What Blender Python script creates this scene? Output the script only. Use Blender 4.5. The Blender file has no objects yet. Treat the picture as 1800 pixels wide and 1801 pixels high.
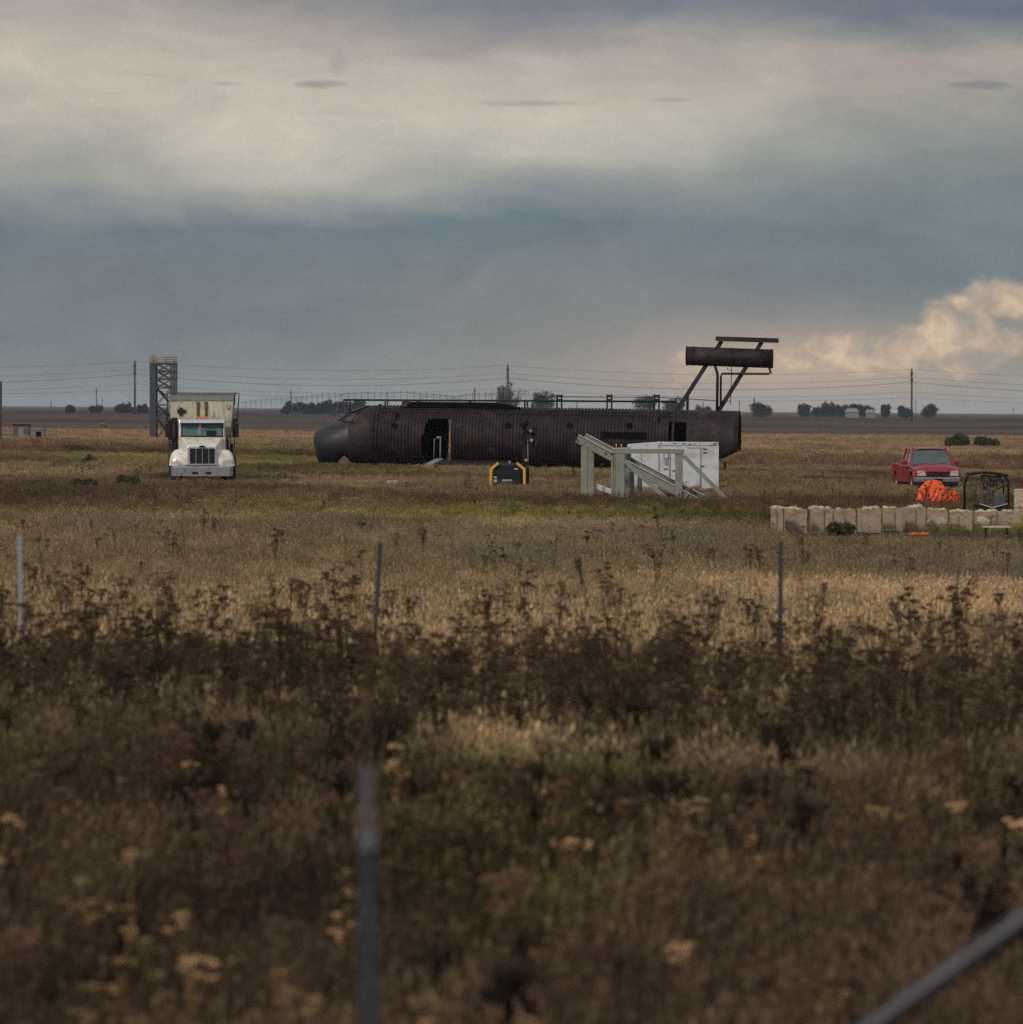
import bpy, bmesh, math, random
import numpy as np
from mathutils import Vector, Matrix
R = math.radians
random.seed(7); rng = np.random.default_rng(11)
sc = bpy.context.scene
COL = sc.collection
# ------------------------------------------------------------------ camera
F = 10287.0; EYE = 2.8; HOR = 719.0
cam = bpy.data.cameras.new('camera'); co = bpy.data.objects.new('camera', cam); COL.objects.link(co)
co.location = (0, 0, EYE); co.rotation_euler = (R(90) - math.atan((900.5 - HOR) / F), 0, 0)
cam.sensor_fit = 'HORIZONTAL'; cam.sensor_width = 36; cam.lens = F / 1800 * 36
cam.clip_start = 0.5; cam.clip_end = 60000
cam.dof.use_dof = True; cam.dof.focus_distance = 230; cam.dof.aperture_fstop = 4.2
sc.camera = co
# ------------------------------------------------------------------ light
SUN_EL, SUN_AZ = 32, 215          # sun behind thin cloud, high on the left behind the camera
sun = bpy.data.lights.new('sun', 'SUN'); so = bpy.data.objects.new('sun', sun); COL.objects.link(so)
sun.energy = 1.3; sun.angle = R(10); sun.color = (1, .93, .84)
az = R(SUN_AZ)
d = Vector((math.sin(az) * math.cos(R(SUN_EL)), math.cos(az) * math.cos(R(SUN_EL)), math.sin(R(SUN_EL))))
so.rotation_euler = (-d).to_track_quat('-Z', 'Y').to_euler()
vs = sc.view_settings; vs.view_transform = 'Standard'; vs.look = 'None'; vs.gamma = 1; vs.use_curve_mapping = False
vs.exposure = 0.45
sc.cycles.max_bounces = 6; sc.cycles.diffuse_bounces = 3; sc.cycles.transparent_max_bounces = 6
sc.cycles.volume_bounces = 1; sc.cycles.volume_max_steps = 16
sc.cycles.use_denoising = False

def lin(r, g, b):
    f = lambda c: (c / 255 / 12.92) if c <= 10 else ((c / 255 + .055) / 1.055) ** 2.4
    return (f(r), f(g), f(b), 1)

class NT:                                       # tiny node expression helper
    def __init__(s, nt): s.nt = nt; s.n = nt.nodes; s.l = nt.links
    def put(s, inp, v):
        if v is None: return
        if hasattr(v, 'is_output'): s.l.new(v, inp)
        else: inp.default_value = v
    def m(s, op, a, b=None, c=None, clamp=False):
        n = s.n.new('ShaderNodeMath'); n.operation = op; n.use_clamp = clamp
        for i, v in enumerate((a, b, c)): s.put(n.inputs[i], v)
        return n.outputs[0]
    def noise(s, vec, scale=1, detail=4, rough=.5, dist=0):
        n = s.n.new('ShaderNodeTexNoise'); s.put(n.inputs['Vector'], vec); n.inputs['Scale'].default_value = scale
        n.inputs['Detail'].default_value = detail; n.inputs['Roughness'].default_value = rough; n.inputs['Distortion'].default_value = dist
        return n.outputs[0]
    def comb(s, x, y, z=0):
        n = s.n.new('ShaderNodeCombineXYZ')
        for i, v in enumerate((x, y, z)): s.put(n.inputs[i], v)
        return n.outputs[0]
    def sep(s, v):
        n = s.n.new('ShaderNodeSeparateXYZ'); s.put(n.inputs[0], v); return n.outputs
    def ramp(s, f, stops, interp='LINEAR'):
        n = s.n.new('ShaderNodeValToRGB'); s.put(n.inputs[0], f); e = n.color_ramp.elements; n.color_ramp.interpolation = interp
        while len(e) < len(stops): e.new(1)
        for i, (p, c) in enumerate(stops): e[i].position = p; e[i].color = c
        return n.outputs[0]
    def mix(s, f, a, b, mode='MIX'):
        n = s.n.new('ShaderNodeMix'); n.data_type = 'RGBA'; n.blend_type = mode
        s.put(n.inputs[0], f); s.put(n.inputs[6], a); s.put(n.inputs[7], b); return n.outputs[2]
    def sstep(s, v, a, b):
        n = s.n.new('ShaderNodeMapRange'); n.interpolation_type = 'SMOOTHSTEP'; s.put(n.inputs[0], v)
        n.inputs[1].default_value = a; n.inputs[2].default_value = b; return n.outputs[0]

# ------------------------------------------------------------------ sky
w = bpy.data.worlds.new('World'); sc.world = w; w.use_nodes = True
def build_sky():
    T = NT(w.node_tree); bg = T.n['Background']
    sky = T.n.new('ShaderNodeTexSky'); sky.sky_type = 'NISHITA'; sky.sun_disc = False
    sky.sun_elevation = R(SUN_EL); sky.sun_rotation = R(SUN_AZ); sky.dust_density = 2
    tc = T.n.new('ShaderNodeTexCoord'); x, y, z = T.sep(tc.outputs['Generated'])
    den = T.m('MAXIMUM', T.m('ABSOLUTE', y), .05)
    u = T.m('DIVIDE', x, den); v = T.m('DIVIDE', z, den)         # tangents of azimuth and elevation
    wide = T.noise(T.comb(T.m('MULTIPLY', u, 9), T.m('MULTIPLY', v, 26), 3.1), 1, 5, .55, .4)
    fine = T.noise(T.comb(T.m('MULTIPLY', u, 30), T.m('MULTIPLY', v, 90), 7.7), 1, 6, .6, .6)
    # cloud deck: value along the height, warped and tilted
    q = T.m('ADD', v, T.m('MULTIPLY', T.m('SUBTRACT', wide, .5), .012))
    q = T.m('ADD', q, T.m('MULTIPLY', T.m('SUBTRACT', fine, .5), .009))
    P = lambda row: (HOR - row) / F / .1
    G = SKYGAIN
    c = lambda r, g, b: tuple(k * G for k in lin(r, g, b)[:3]) + (1,)
    def column(*rows):                      # brightness of the cloud deck from the horizon up
        rows = [(r[0], r[1] - .11 * max(0, r[1] - r[3]), r[2] + .03 * max(0, r[1] - r[3]), r[3] + .2 * max(0, r[1] - r[3])) for r in rows]
        st = [(0, c(*rows[0][1:]))] + [(P(r[0]), c(*r[1:])) for r in rows] + [(.88, c(150, 150, 150)), (1, c(165, 165, 165))]
        return T.ramp(T.m('DIVIDE', q, .1), st)
    cols = [(120, column((690, 128, 134, 135), (600, 117, 126, 131), (480, 117, 124, 130), (400, 109, 123, 131), (340, 132, 139, 141), (300, 152, 153, 147), (250, 166, 163, 153), (200, 188, 178, 162), (100, 198, 185, 164), (10, 177, 165, 154), (-60, 150, 150, 150))),
            (500, column((690, 134, 139, 138), (600, 119, 128, 131), (480, 114, 124, 130), (400, 112, 125, 133), (350, 150, 153, 150), (300, 184, 178, 164), (200, 207, 196, 176), (100, 192, 179, 162), (50, 175, 163, 152), (10, 150, 147, 144), (-60, 135, 138, 142))),
            (920, column((690, 142, 142, 137), (600, 130, 134, 133), (500, 125, 130, 132), (390, 108, 124, 133), (340, 135, 143, 145), (300, 157, 160, 153), (260, 184, 179, 165), (200, 201, 190, 171), (150, 192, 180, 162), (90, 182, 170, 157), (50, 151, 147, 145), (10, 126, 131, 139), (-60, 120, 127, 137))),
            (1760, column((690, 150, 146, 133), (640, 142, 141, 132), (560, 128, 134, 134), (480, 112, 125, 129), (400, 115, 129, 133), (300, 122, 133, 136), (200, 147, 149, 143), (150, 168, 158, 146), (115, 173, 161, 148), (80, 136, 139, 139), (30, 108, 118, 132), (-60, 108, 116, 130)))]
    uw = T.m('ADD', u, T.m('MULTIPLY', T.m('SUBTRACT', wide, .5), .02))
    deck = cols[0][1]
    for (pa, _), (pb, cb) in zip(cols, cols[1:]): deck = T.mix(T.sstep(uw, (pa - 900) / F, (pb - 900) / F), deck, cb)
    mid = T.noise(T.comb(T.m('MULTIPLY', u, 42), T.m('MULTIPLY', v, 95), 2.2), 1, 8, .62, .5)
    deck = T.mix(1.0, deck, T.ramp(mid, [(.3, (.87, .88, .90, 1)), (.7, (1.11, 1.10, 1.08, 1))]), 'MULTIPLY')
    # small dark scud streaks in the bright band
    st = T.noise(T.comb(T.m('MULTIPLY', u, 55), T.m('MULTIPLY', v, 420), 1.3), 1, 3, .5, .3)
    stm = T.m('MULTIPLY', T.sstep(st, .60, .74), T.m('MULTIPLY', T.sstep(v, .046, .052), T.m('SUBTRACT', 1.0, T.sstep(v, .056, .064))))
    deck = T.mix(T.m('MULTIPLY', stm, .16), deck, c(140, 140, 143))
    for (px, py, wx, wy, kk) in ((572, 148, 55, 9, .55), (596, 112, 20, 26, .28), (930, 182, 120, 6, .3), (1720, 150, 50, 8, .5), (395, 147, 35, 4, .3), (1180, 176, 40, 5, .25), (590, 330, 10, 5, 0)):
        du = T.m('DIVIDE', T.m('SUBTRACT', u, (px - 900) / F), wx / F)
        dv = T.m('DIVIDE', T.m('SUBTRACT', v, (HOR - py) / F), wy / F)
        g = T.m('ADD', T.m('MULTIPLY', du, du), T.m('MULTIPLY', dv, dv))
        g = T.m('ADD', g, T.m('MULTIPLY', T.m('SUBTRACT', fine, .5), 4.2))
        deck = T.mix(T.m('MULTIPLY', T.m('SUBTRACT', 1.0, T.sstep(g, -.1, 1.6)), kk), deck, c(108, 116, 126))
    # warm glow low on the right
    def blob(px, py, wx, wy):
        du = T.m('DIVIDE', T.m('SUBTRACT', u, (px - 900) / F), wx / F)
        dv = T.m('DIVIDE', T.m('SUBTRACT', v, (HOR - py) / F), wy / F)
        return T.m('EXPONENT', T.m('MULTIPLY', T.m('ADD', T.m('MULTIPLY', du, du), T.m('MULTIPLY', dv, dv)), -1.0))
    glow = T.m('MULTIPLY', blob(1380, 650, 320, 75), .6)
    deck = T.mix(glow, deck, c(205, 176, 152))
    # billowing sunlit cumulus bank
    bil = T.noise(T.comb(T.m('MULTIPLY', u, 110), T.m('MULTIPLY', v, 130), .4), 1, 8, .58, .35)
    sh = None
    for (px, py, wx, wy, k_) in ((1790, 530, 110, 40, 1.1), (1690, 565, 75, 55, 1.1), (1620, 608, 95, 42, 1.05), (1510, 620, 100, 40, 1.0), (1420, 625, 110, 40, .92), (1640, 645, 110, 26, .8), (1230, 640, 170, 42, .5), (1760, 600, 60, 40, .7)):
        b_ = T.m('MULTIPLY', blob(px, py, wx, wy), k_); sh = b_ if sh is None else T.m('MAXIMUM', sh, b_)
    edge = T.m('ADD', sh, T.m('MULTIPLY', T.m('SUBTRACT', bil, .5), 1.35))
    cm = T.sstep(edge, .28, .74)
    shade = T.noise(T.comb(T.m('MULTIPLY', u, 150), T.m('MULTIPLY', T.m('ADD', v, .0009), 190), 5.2), 1, 7, .6, .4)
    ccol = T.ramp(shade, [(.34, c(160, 152, 144)), (.48, c(196, 172, 148)), (.64, c(236, 206, 172))])
    deck = T.mix(T.m('MULTIPLY', cm, .70), deck, ccol)
    # fine noise in the sky colour, imitating sensor grain
    gr = T.noise(T.comb(T.m('MULTIPLY', u, 3600), T.m('MULTIPLY', v, 3600), .4), 1, 3, .8, 0)
    deck = T.mix(1.0, deck, T.ramp(gr, [(.3, (.91, .91, .91, 1)), (.7, (1.09, 1.09, 1.09, 1))]), 'MULTIPLY')
    # the deck covers the whole dome, thinner overhead where some blue sky is added
    over = T.sstep(z, .1, .6)
    upc = T.noise(tc.outputs['Generated'], 3, 5, .55, .3)
    up = T.mix(T.sstep(upc, .35, .7), c(168, 171, 176), c(218, 215, 210))
    col = T.mix(over, deck, up)
    col = T.mix(T.m('MULTIPLY', over, .15), col, sky.outputs[0])
    bg.inputs[1].default_value = .1
    T.l.new(col, bg.inputs[0])
SKYGAIN = 7.32
build_sky()

# ------------------------------------------------------------------ terrain function
def sm(a, b, t): t = np.clip((t - a) / (b - a), 0, 1); return t * t * (3 - 2 * t)
def gz(x, y):
    """ground height: falls gently to the right"""
    x = np.clip(np.asarray(x, float), -1250, 1250); y = np.asarray(y, float)
    k = -.018 + .0102 * sm(260, 620, y)
    xx = np.clip(x, -40 - y * .12, 40 + y * .12)
    return k * xx
def at(px, row, z=None):
    """(x, y) of the ground point seen at that pixel of the photograph"""
    y = 200.0
    for _ in range(60):
        x = (px - 900) / F * y
        y = .5 * y + .5 * (EYE - float(gz(x, y))) * F / (row - HOR)
    return (px - 900) / F * y, y

# ------------------------------------------------------------------ materials
MATS = {}
def mat(name, col, rough=.7, metal=0., var=.25, scale=6., bump=0., bscale=60., dirt=None, dirt_amt=.5, dscale=3., spec=.5, stretch=None):
    if name in MATS: return MATS[name]
    m = bpy.data.materials.new(name); m.use_nodes = True; T = NT(m.node_tree); b = T.n['Principled BSDF']
    tc = T.n.new('ShaderNodeTexCoord'); v = tc.outputs['Object']
    if stretch:
        mp = T.n.new('ShaderNodeMapping'); T.l.new(v, mp.inputs[0]); mp.inputs['Scale'].default_value = stretch; v = mp.outputs[0]
    n = T.noise(v, scale, 5, .6)
    c0 = tuple(k * (1 - var) for k in col[:3]) + (1,); c1 = tuple(min(1, k * (1 + var)) for k in col[:3]) + (1,)
    c = T.ramp(n, [(.3, c0), (.7, c1)])
    if dirt:
        dn = T.noise(v, dscale, 6, .65)
        c = T.mix(T.m('MULTIPLY', T.sstep(dn, .45, .68), dirt_amt), c, dirt)
    T.l.new(c, b.inputs['Base Color'])
    b.inputs['Roughness'].default_value = rough; b.inputs['Metallic'].default_value = metal
    b.inputs['Specular IOR Level'].default_value = spec
    if bump:
        bn = T.n.new('ShaderNodeBump'); bn.inputs['Strength'].default_value = bump; bn.inputs['Distance'].default_value = .02
        T.l.new(T.noise(v, bscale, 4, .6), bn.inputs['Height']); T.l.new(bn.outputs[0], b.inputs['Normal'])
    MATS[name] = m; return m
cream = mat('cream_paint', (.52, .47, .38), .55, var=.1, dirt=(.20, .135, .08, 1), dirt_amt=.75, dscale=3.2, stretch=(2.5, 2.5, .6))
white = mat('white_paint', (.70, .67, .58), .4, var=.06, dirt=(.30, .25, .18, 1), dirt_amt=.6, dscale=3.5)
chrome = mat('dull_chrome', (.50, .53, .58), .32, .75, var=.15)
blackm = mat('black_metal', (.008, .008, .010), .55, var=.3, spec=.3)
rubber = mat('tyre_rubber', (.02, .019, .018), .9, var=.3, dirt=(.09, .07, .05, 1), dirt_amt=.4)
greym = mat('grey_tarp', (.20, .20, .20), .7, var=.15)
rimm = mat('wheel_rim_metal', (.35, .35, .36), .45, .5)
glass = mat('dark_window_glass', (.05, .085, .082), .08, 0, var=.3, scale=1.5, spec=.8)
greenglass = mat('green_tinted_window_glass', (.06, .15, .13), .10, 0, var=.35, scale=1.2, spec=.6)
amber = mat('amber_lens', (.75, .16, .03), .3, var=.1)
lens = mat('headlamp_lens', (.42, .42, .38), .15, .2, var=.2, scale=12)
brown = mat('rust_brown_paint', (.10, .055, .025), .8, var=.4)
rust = mat('burnt_rusty_steel', (.012, .006, .010), .62, .1, var=.8, scale=7, bump=.8, bscale=18, dirt=(.046, .023, .021, 1), dirt_amt=.85, dscale=1.6, spec=.35)
rustsmooth = mat('sooty_steel_plate', (.014, .009, .012), .65, .1, var=.8, scale=6, bump=.7, bscale=16, dirt=(.046, .024, .024, 1), dirt_amt=.85, dscale=1.6, spec=.35)
nosem = mat('sooty_blue_grey_steel', (.012, .012, .017), .5, .15, var=.4, scale=2., dirt=(.03, .02, .02, 1), dirt_amt=.6)
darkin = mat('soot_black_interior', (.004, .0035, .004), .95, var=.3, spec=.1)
pinkm = mat('scorched_pink_panel', (.13, .07, .065), .8, var=.3)
lightsteel = mat('bare_light_steel', (.30, .30, .31), .5, .2)
sage = mat('sage_green_steel_paint', (.19, .20, .165), .55, var=.12, scale=4, dirt=(.12, .10, .07, 1), dirt_amt=.35)
sagelight = mat('pale_plate_and_lit_edge', (.55, .56, .50), .5, var=.12)  # pale plates and rods, also skylight painted as strips on upper edges
contw = mat('white_container_paint', (.50, .52, .53), .6, var=.12, scale=2.5, dirt=(.26, .24, .22, 1), dirt_amt=.5, dscale=2.)
rusty = mat('orange_rust', (.28, .065, .03), .9, var=.4)
redp = mat('faded_red_car_paint', (.27, .012, .026), .28, .1, var=.22, dirt=(.12, .025, .028, 1), dirt_amt=.4, spec=.6)
concrete = mat('weathered_concrete', (.31, .235, .17), .95, var=.4, scale=3, bump=.6, bscale=12, dirt=(.13, .11, .09, 1), dirt_amt=.6, dscale=1.7)
crumble = mat('crumbled_pale_concrete', (.42, .335, .24), .95, var=.4, scale=8, bump=.8, bscale=18)
orange = mat('orange_plastic_net', (.95, .105, .022), .7, var=.4, scale=9, dirt=(.45, .06, .02, 1), dirt_amt=.5, dscale=7)
yellow = mat('yellow_guard_paint', (.62, .33, .025), .5, var=.15)
steelpost = mat('grey_green_post_steel', (.030, .035, .042), .6, .2, var=.3, scale=12)
palepost = mat('pale_weathered_post_steel', (.24, .255, .27), .7, 0, var=.15, scale=14)
pipegrey = mat('galvanized_pipe', (.036, .036, .042), .45, .3, var=.2, scale=9)
wood = mat('weathered_pole_wood', (.055, .04, .035), .9, var=.4, scale=5, stretch=(4, 4, .4))
towerblue = mat('dark_blue_grey_steel', (.035, .045, .07), .6, .1, var=.2)
towerdark = mat('dark_tower_steel', (.04, .04, .045), .6, .1, var=.2)
towerrail = mat('faded_yellow_rail', (.24, .20, .10), .7, var=.2)
bark = mat('tree_bark', (.05, .04, .032), .95, var=.3)
boardm = mat('pale_board', (.42, .38, .32), .8, var=.2)
wirem = mat('overhead_wire_metal', (.03, .03, .035), .6, .2, var=.1)
galv = mat('irrigation_galvanized_steel', (.13, .14, .15), .6, .2, var=.1)
shedm = mat('grey_shed_metal', (.16, .17, .18), .7, var=.2)
rustbox = mat('dull_brown_shed_wall', (.10, .07, .06), .8, var=.3)

def leafmat(name, col, var=.35, trans=.3):
    m = bpy.data.materials.new(name); m.use_nodes = True; T = NT(m.node_tree)
    b = T.n['Principled BSDF']; out = T.n['Material Output']
    n = T.noise(T.n.new('ShaderNodeTexCoord').outputs['Object'], 1.2, 4, .6)
    c = T.ramp(n, [(.3, tuple(k * (1 - var) for k in col) + (1,)), (.7, tuple(k * (1 + var) for k in col) + (1,))])
    T.l.new(c, b.inputs['Base Color']); b.inputs['Roughness'].default_value = .8; b.inputs['Specular IOR Level'].default_value = .2
    tr = T.n.new('ShaderNodeBsdfTranslucent'); T.l.new(c, tr.inputs[0]); mx = T.n.new('ShaderNodeMixShader'); mx.inputs[0].default_value = trans
    T.l.new(b.outputs[0], mx.inputs[1]); T.l.new(tr.outputs[0], mx.inputs[2]); T.l.new(mx.outputs[0], out.inputs[0])
    return m
def tintmat(name):
    """plants: the colour of each plant comes with it, each blade varies"""
    m = bpy.data.materials.new(name); m.use_nodes = True; T = NT(m.node_tree)
    b = T.n['Principled BSDF']; out = T.n['Material Output']
    a = T.n.new('ShaderNodeAttribute'); a.attribute_type = 'INSTANCER'; a.attribute_name = 'tint'
    s = T.n.new('ShaderNodeAttribute'); s.attribute_type = 'GEOMETRY'; s.attribute_name = 'shade'
    c = T.mix(1.0, a.outputs['Color'], s.outputs['Color'], 'MULTIPLY')
    T.l.new(c, b.inputs['Base Color']); b.inputs['Roughness'].default_value = .85; b.inputs['Specular IOR Level'].default_value = .15
    tr = T.n.new('ShaderNodeBsdfTranslucent'); T.l.new(c, tr.inputs[0]); mx = T.n.new('ShaderNodeMixShader'); mx.inputs[0].default_value = .35
    T.l.new(b.outputs[0], mx.inputs[1]); T.l.new(tr.outputs[0], mx.inputs[2]); T.l.new(mx.outputs[0], out.inputs[0])
    return m
plantm = tintmat('plant_tissue')

# ------------------------------------------------------------------ mesh helpers
EACH = set('roof_post plate_band mirror_arm tube_band stair_flight axle door_seam grab_rail grille_bar corner_post cross_brace pipe_stand cross_beam roof_seam casting_hole rust_patch worn_patch door_hinge lock_bar rod leg roof_handrail ladder_rod gas_pipe bulkhead tail_strut support_leg mud_flap side_stake body_rib exhaust_stack warning_label prop window_frame bare_branches cable_conduit inner_post deck chassis placard wiper seat_back crossarm tread'.split())
class MB:
    def __init__(s): s.v = []; s.f = []; s.smooth = []; s.pc = []
    def add(s, vs, fs, smooth=False):
        s.pc.append((len(s.v), len(s.f)))
        o = len(s.v); s.v += [(float(p[0]), float(p[1]), float(p[2])) for p in vs]; s.f += [tuple(int(i) + o for i in f) for f in fs]; s.smooth += [smooth] * len(fs); return s
    def bevelled(s, verts, faces, bevel, seg=2):
        bm = bmesh.new(); vv = [bm.verts.new(p) for p in verts]
        for f in faces: bm.faces.new([vv[i] for i in f])
        bmesh.ops.recalc_face_normals(bm, faces=bm.faces)
        if bevel > 0: bmesh.ops.bevel(bm, geom=list(bm.edges), offset=bevel, segments=seg, profile=.6, affect='EDGES', clamp_overlap=True)
        bm.verts.index_update(); s.add([v.co[:] for v in bm.verts], [[v.index for v in f.verts] for f in bm.faces], False); bm.free(); return s
    def box(s, x0, x1, y0, y1, z0, z1, bevel=0., taper=(1, 1)):
        cx, cy = (x0 + x1) / 2, (y0 + y1) / 2; tx, ty = taper
        V = [(x0, y0, z0), (x1, y0, z0), (x1, y1, z0), (x0, y1, z0)] + [(cx + (x - cx) * tx, cy + (y - cy) * ty, z1) for x, y in ((x0, y0), (x1, y0), (x1, y1), (x0, y1))]
        return s.bevelled(V, [(3, 2, 1, 0), (4, 5, 6, 7), (0, 1, 5, 4), (1, 2, 6, 5), (2, 3, 7, 6), (3, 0, 4, 7)], bevel)
    def hexa(s, V, bevel=0.): return s.bevelled(V, [(3, 2, 1, 0), (4, 5, 6, 7), (0, 1, 5, 4), (1, 2, 6, 5), (2, 3, 7, 6), (3, 0, 4, 7)], bevel)
    def prism(s, pts, a, b, axis='y', bevel=0.):
        n = len(pts); mk = {'y': lambda p, t: (p[0], t, p[1]), 'x': lambda p, t: (t, p[0], p[1]), 'z': lambda p, t: (p[0], p[1], t)}[axis]
        V = [mk(p, a) for p in pts] + [mk(p, b) for p in pts]
        return s.bevelled(V, [tuple(range(n))[::-1], tuple(range(n, 2 * n))] + [(i, (i + 1) % n, n + (i + 1) % n, n + i) for i in range(n)], bevel)
    def tube(s, pts, r, n=8, cap=True, r1=None):
        pts = [Vector(p) for p in pts]; N = len(pts); V = []; Fc = []
        for i, p in enumerate(pts):
            t = (pts[min(i + 1, N - 1)] - pts[max(i - 1, 0)]).normalized()
            up = Vector((0, 0, 1)) if abs(t.z) < .9 else Vector((0, 1, 0))
            a = t.cross(up).normalized(); b = t.cross(a)
            rr = r if r1 is None else r + (r1 - r) * i / (N - 1)
            for k in range(n):
                th = 2 * math.pi * k / n; V.append(p + a * math.cos(th) * rr + b * math.sin(th) * rr)
        for i in range(N - 1):
            for k in range(n): Fc.append((i * n + k, i * n + (k + 1) % n, (i + 1) * n + (k + 1) % n, (i + 1) * n + k))
        nf = len(Fc)
        if cap: Fc += [tuple(range(n))[::-1], tuple(range((N - 1) * n, N * n))]
        s.add(V, Fc, n > 5)
        if cap: s.smooth[-2:] = [False, False]
        return s
    def bar(s, p, q, w, h, up=(0, 0, 1)):
        """rectangular bar from p to q; w across, h along up"""
        p, q = Vector(p), Vector(q); t = (q - p).normalized(); a = t.cross(Vector(up)).normalized() * w / 2; b = a.cross(t).normalized() * h / 2
        V = [p - a - b, p + a - b, p + a + b, p - a + b, q - a - b, q + a - b, q + a + b, q - a + b]
        return s.add(V, [(3, 2, 1, 0), (4, 5, 6, 7), (0, 1, 5, 4), (1, 2, 6, 5), (2, 3, 7, 6), (3, 0, 4, 7)])
    def ibeam(s, p, q, w, h, t=.02):
        p, q = Vector(p), Vector(q); d = (q - p).normalized(); a = d.cross(Vector((0, 0, 1))).normalized(); b = a.cross(d).normalized()
        s.bar(p, q, t, h - 2 * t - .004); o = b * (h / 2 - t / 2)
        s.bar(p + o, q + o, w, t); s.bar(p - o, q - o, w, t); return s
    def cyl(s, c, axis, r, L, n=20, r2=None):
        c = Vector(c); a = Vector(axis).normalized() * L / 2
        return s.tube([c - a, c + a], r, n, True, r2)
    def lumps(s, c, size, n=14, rough=.3):
        bm = bmesh.new(); bmesh.ops.create_icosphere(bm, subdivisions=2, radius=1)
        ph = [random.uniform(0, 6.3) for _ in range(6)]
        V = []
        for v in bm.verts:
            p = v.co; k = 1 + rough * (math.sin(3.1 * p.x + ph[0]) * math.sin(2.7 * p.y + ph[1]) + .6 * math.sin(5.3 * p.z + ph[2]) * math.sin(6.1 * p.x + ph[3]) + .3 * random.uniform(-1, 1))
            V.append((c[0] + p.x * size[0] * k, c[1] + p.y * size[1] * k, c[2] + p.z * size[2] * k))
        s.add(V, [[v.index for v in f.verts] for f in bm.faces], False); bm.free(); return s
    def build(s, name, m, parent=None, smooth=None):
        if name in EACH and len(s.pc) > 1 and parent is not None:
            pc = s.pc + [(len(s.v), len(s.f))]; first = None
            for (v0, f0), (v1, f1) in zip(pc, pc[1:]):
                q = MB(); q.v = s.v[v0:v1]; q.f = [tuple(i - v0 for i in f) for f in s.f[f0:f1]]; q.smooth = s.smooth[f0:f1]; o = q.build(name, m, parent, smooth); first = first or o
            return first
        me = bpy.data.meshes.new(name); me.from_pydata(s.v, [], s.f); me.materials.append(m)
        me.polygons.foreach_set('use_smooth', s.smooth if smooth is None else [smooth] * len(s.f)); me.update()
        o = bpy.data.objects.new(name, me); COL.objects.link(o)
        if parent: o.parent = parent
        return o
def tag(o, label=None, cat=None, group=None, kind=None):
    for k, v in (('label', label), ('category', cat), ('group', group), ('kind', kind)):
        if v: o[k] = v
    return o
def thing(name, label, cat, loc=(0, 0, 0), rz=0, group=None, rx=0):
    o = bpy.data.objects.new(name, None); COL.objects.link(o); o.location = loc; o.rotation_euler = (rx, 0, rz); o.empty_display_size = .2
    return tag(o, label, cat, group)
def copy_tree(o, parent=None):
    c = o.copy(); COL.objects.link(c); c.parent = parent
    for ch in [q for q in COL.objects if q.parent == o]: copy_tree(ch, c)
    return c
def onground(x, y, dz=0): return (x, y, float(gz(x, y)) + dz)

# ------------------------------------------------------------------ ground
def ground():
    ys = np.unique(np.concatenate([np.arange(-120, 700, 10), np.arange(700, 3000, 60), np.arange(3000, 14001, 500)])).astype(float)
    xs = np.unique(np.concatenate([np.arange(-300, 301, 10), np.arange(-4000, 4001, 150), [-1250, 1250]])).astype(float)
    X, Y = np.meshgrid(xs, ys); Z = gz(X, Y)
    n, m_ = X.shape; V = np.stack([X.ravel(), Y.ravel(), Z.ravel()], 1)
    idx = np.arange(n * m_).reshape(n, m_); Fc = np.stack([idx[:-1, :-1], idx[:-1, 1:], idx[1:, 1:], idx[1:, :-1]], -1).reshape(-1, 4)
    me = bpy.data.meshes.new('ground'); me.from_pydata(V.tolist(), [], Fc.tolist())
    m = bpy.data.materials.new('prairie_ground'); m.use_nodes = True; T = NT(m.node_tree); b = T.n['Principled BSDF']
    geo = T.n.new('ShaderNodeNewGeometry'); x, y, z = T.sep(geo.outputs['Position'])
    wob = T.noise(T.comb(T.m('MULTIPLY', x, .012), T.m('MULTIPLY', y, .004)), 1, 5, .6)
    yy = T.m('MULTIPLY', y, T.m('ADD', 1.0, T.m('MULTIPLY', T.m('SUBTRACT', wob, .5), .10)))
    c = T.ramp(T.m('DIVIDE', yy, 3000.0), [
        (0, (.085, .065, .045, 1)), (.13, (.10, .078, .055, 1)), (.150, (.27, .195, .135, 1)), (.186, (.30, .215, .15, 1)), (.196, (.24, .175, .13, 1)),
        (.206, (.115, .095, .078, 1)), (.235, (.085, .072, .066, 1)), (.30, (.11, .09, .078, 1)), (.33, (.075, .062, .06, 1)), (.45, (.10, .08, .075, 1)),
        (.55, (.08, .062, .062, 1)), (.8, (.06, .05, .05, 1)), (1, (.075, .065, .06, 1))])
    n1 = T.noise(T.comb(T.m('MULTIPLY', x, .03), T.m('MULTIPLY', y, .012)), 1, 7, .65)
    n2 = T.noise(T.comb(T.m('MULTIPLY', x, .9), T.m('MULTIPLY', y, .25)), 1, 6, .7)
    c = T.mix(1.0, c, T.ramp(n1, [(.3, (.62, .62, .64, 1)), (.7, (1.35, 1.33, 1.28, 1))]), 'MULTIPLY')
    c = T.mix(1.0, c, T.ramp(n2, [(.25, (.55, .55, .55, 1)), (.75, (1.45, 1.45, 1.45, 1))]), 'MULTIPLY')
    T.l.new(c, b.inputs['Base Color']); b.inputs['Roughness'].default_value = 1; b.inputs['Specular IOR Level'].default_value = 0
    me.materials.append(m); o = bpy.data.objects.new('ground', me); COL.objects.link(o); tag(o, kind='structure')
ground()

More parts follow.
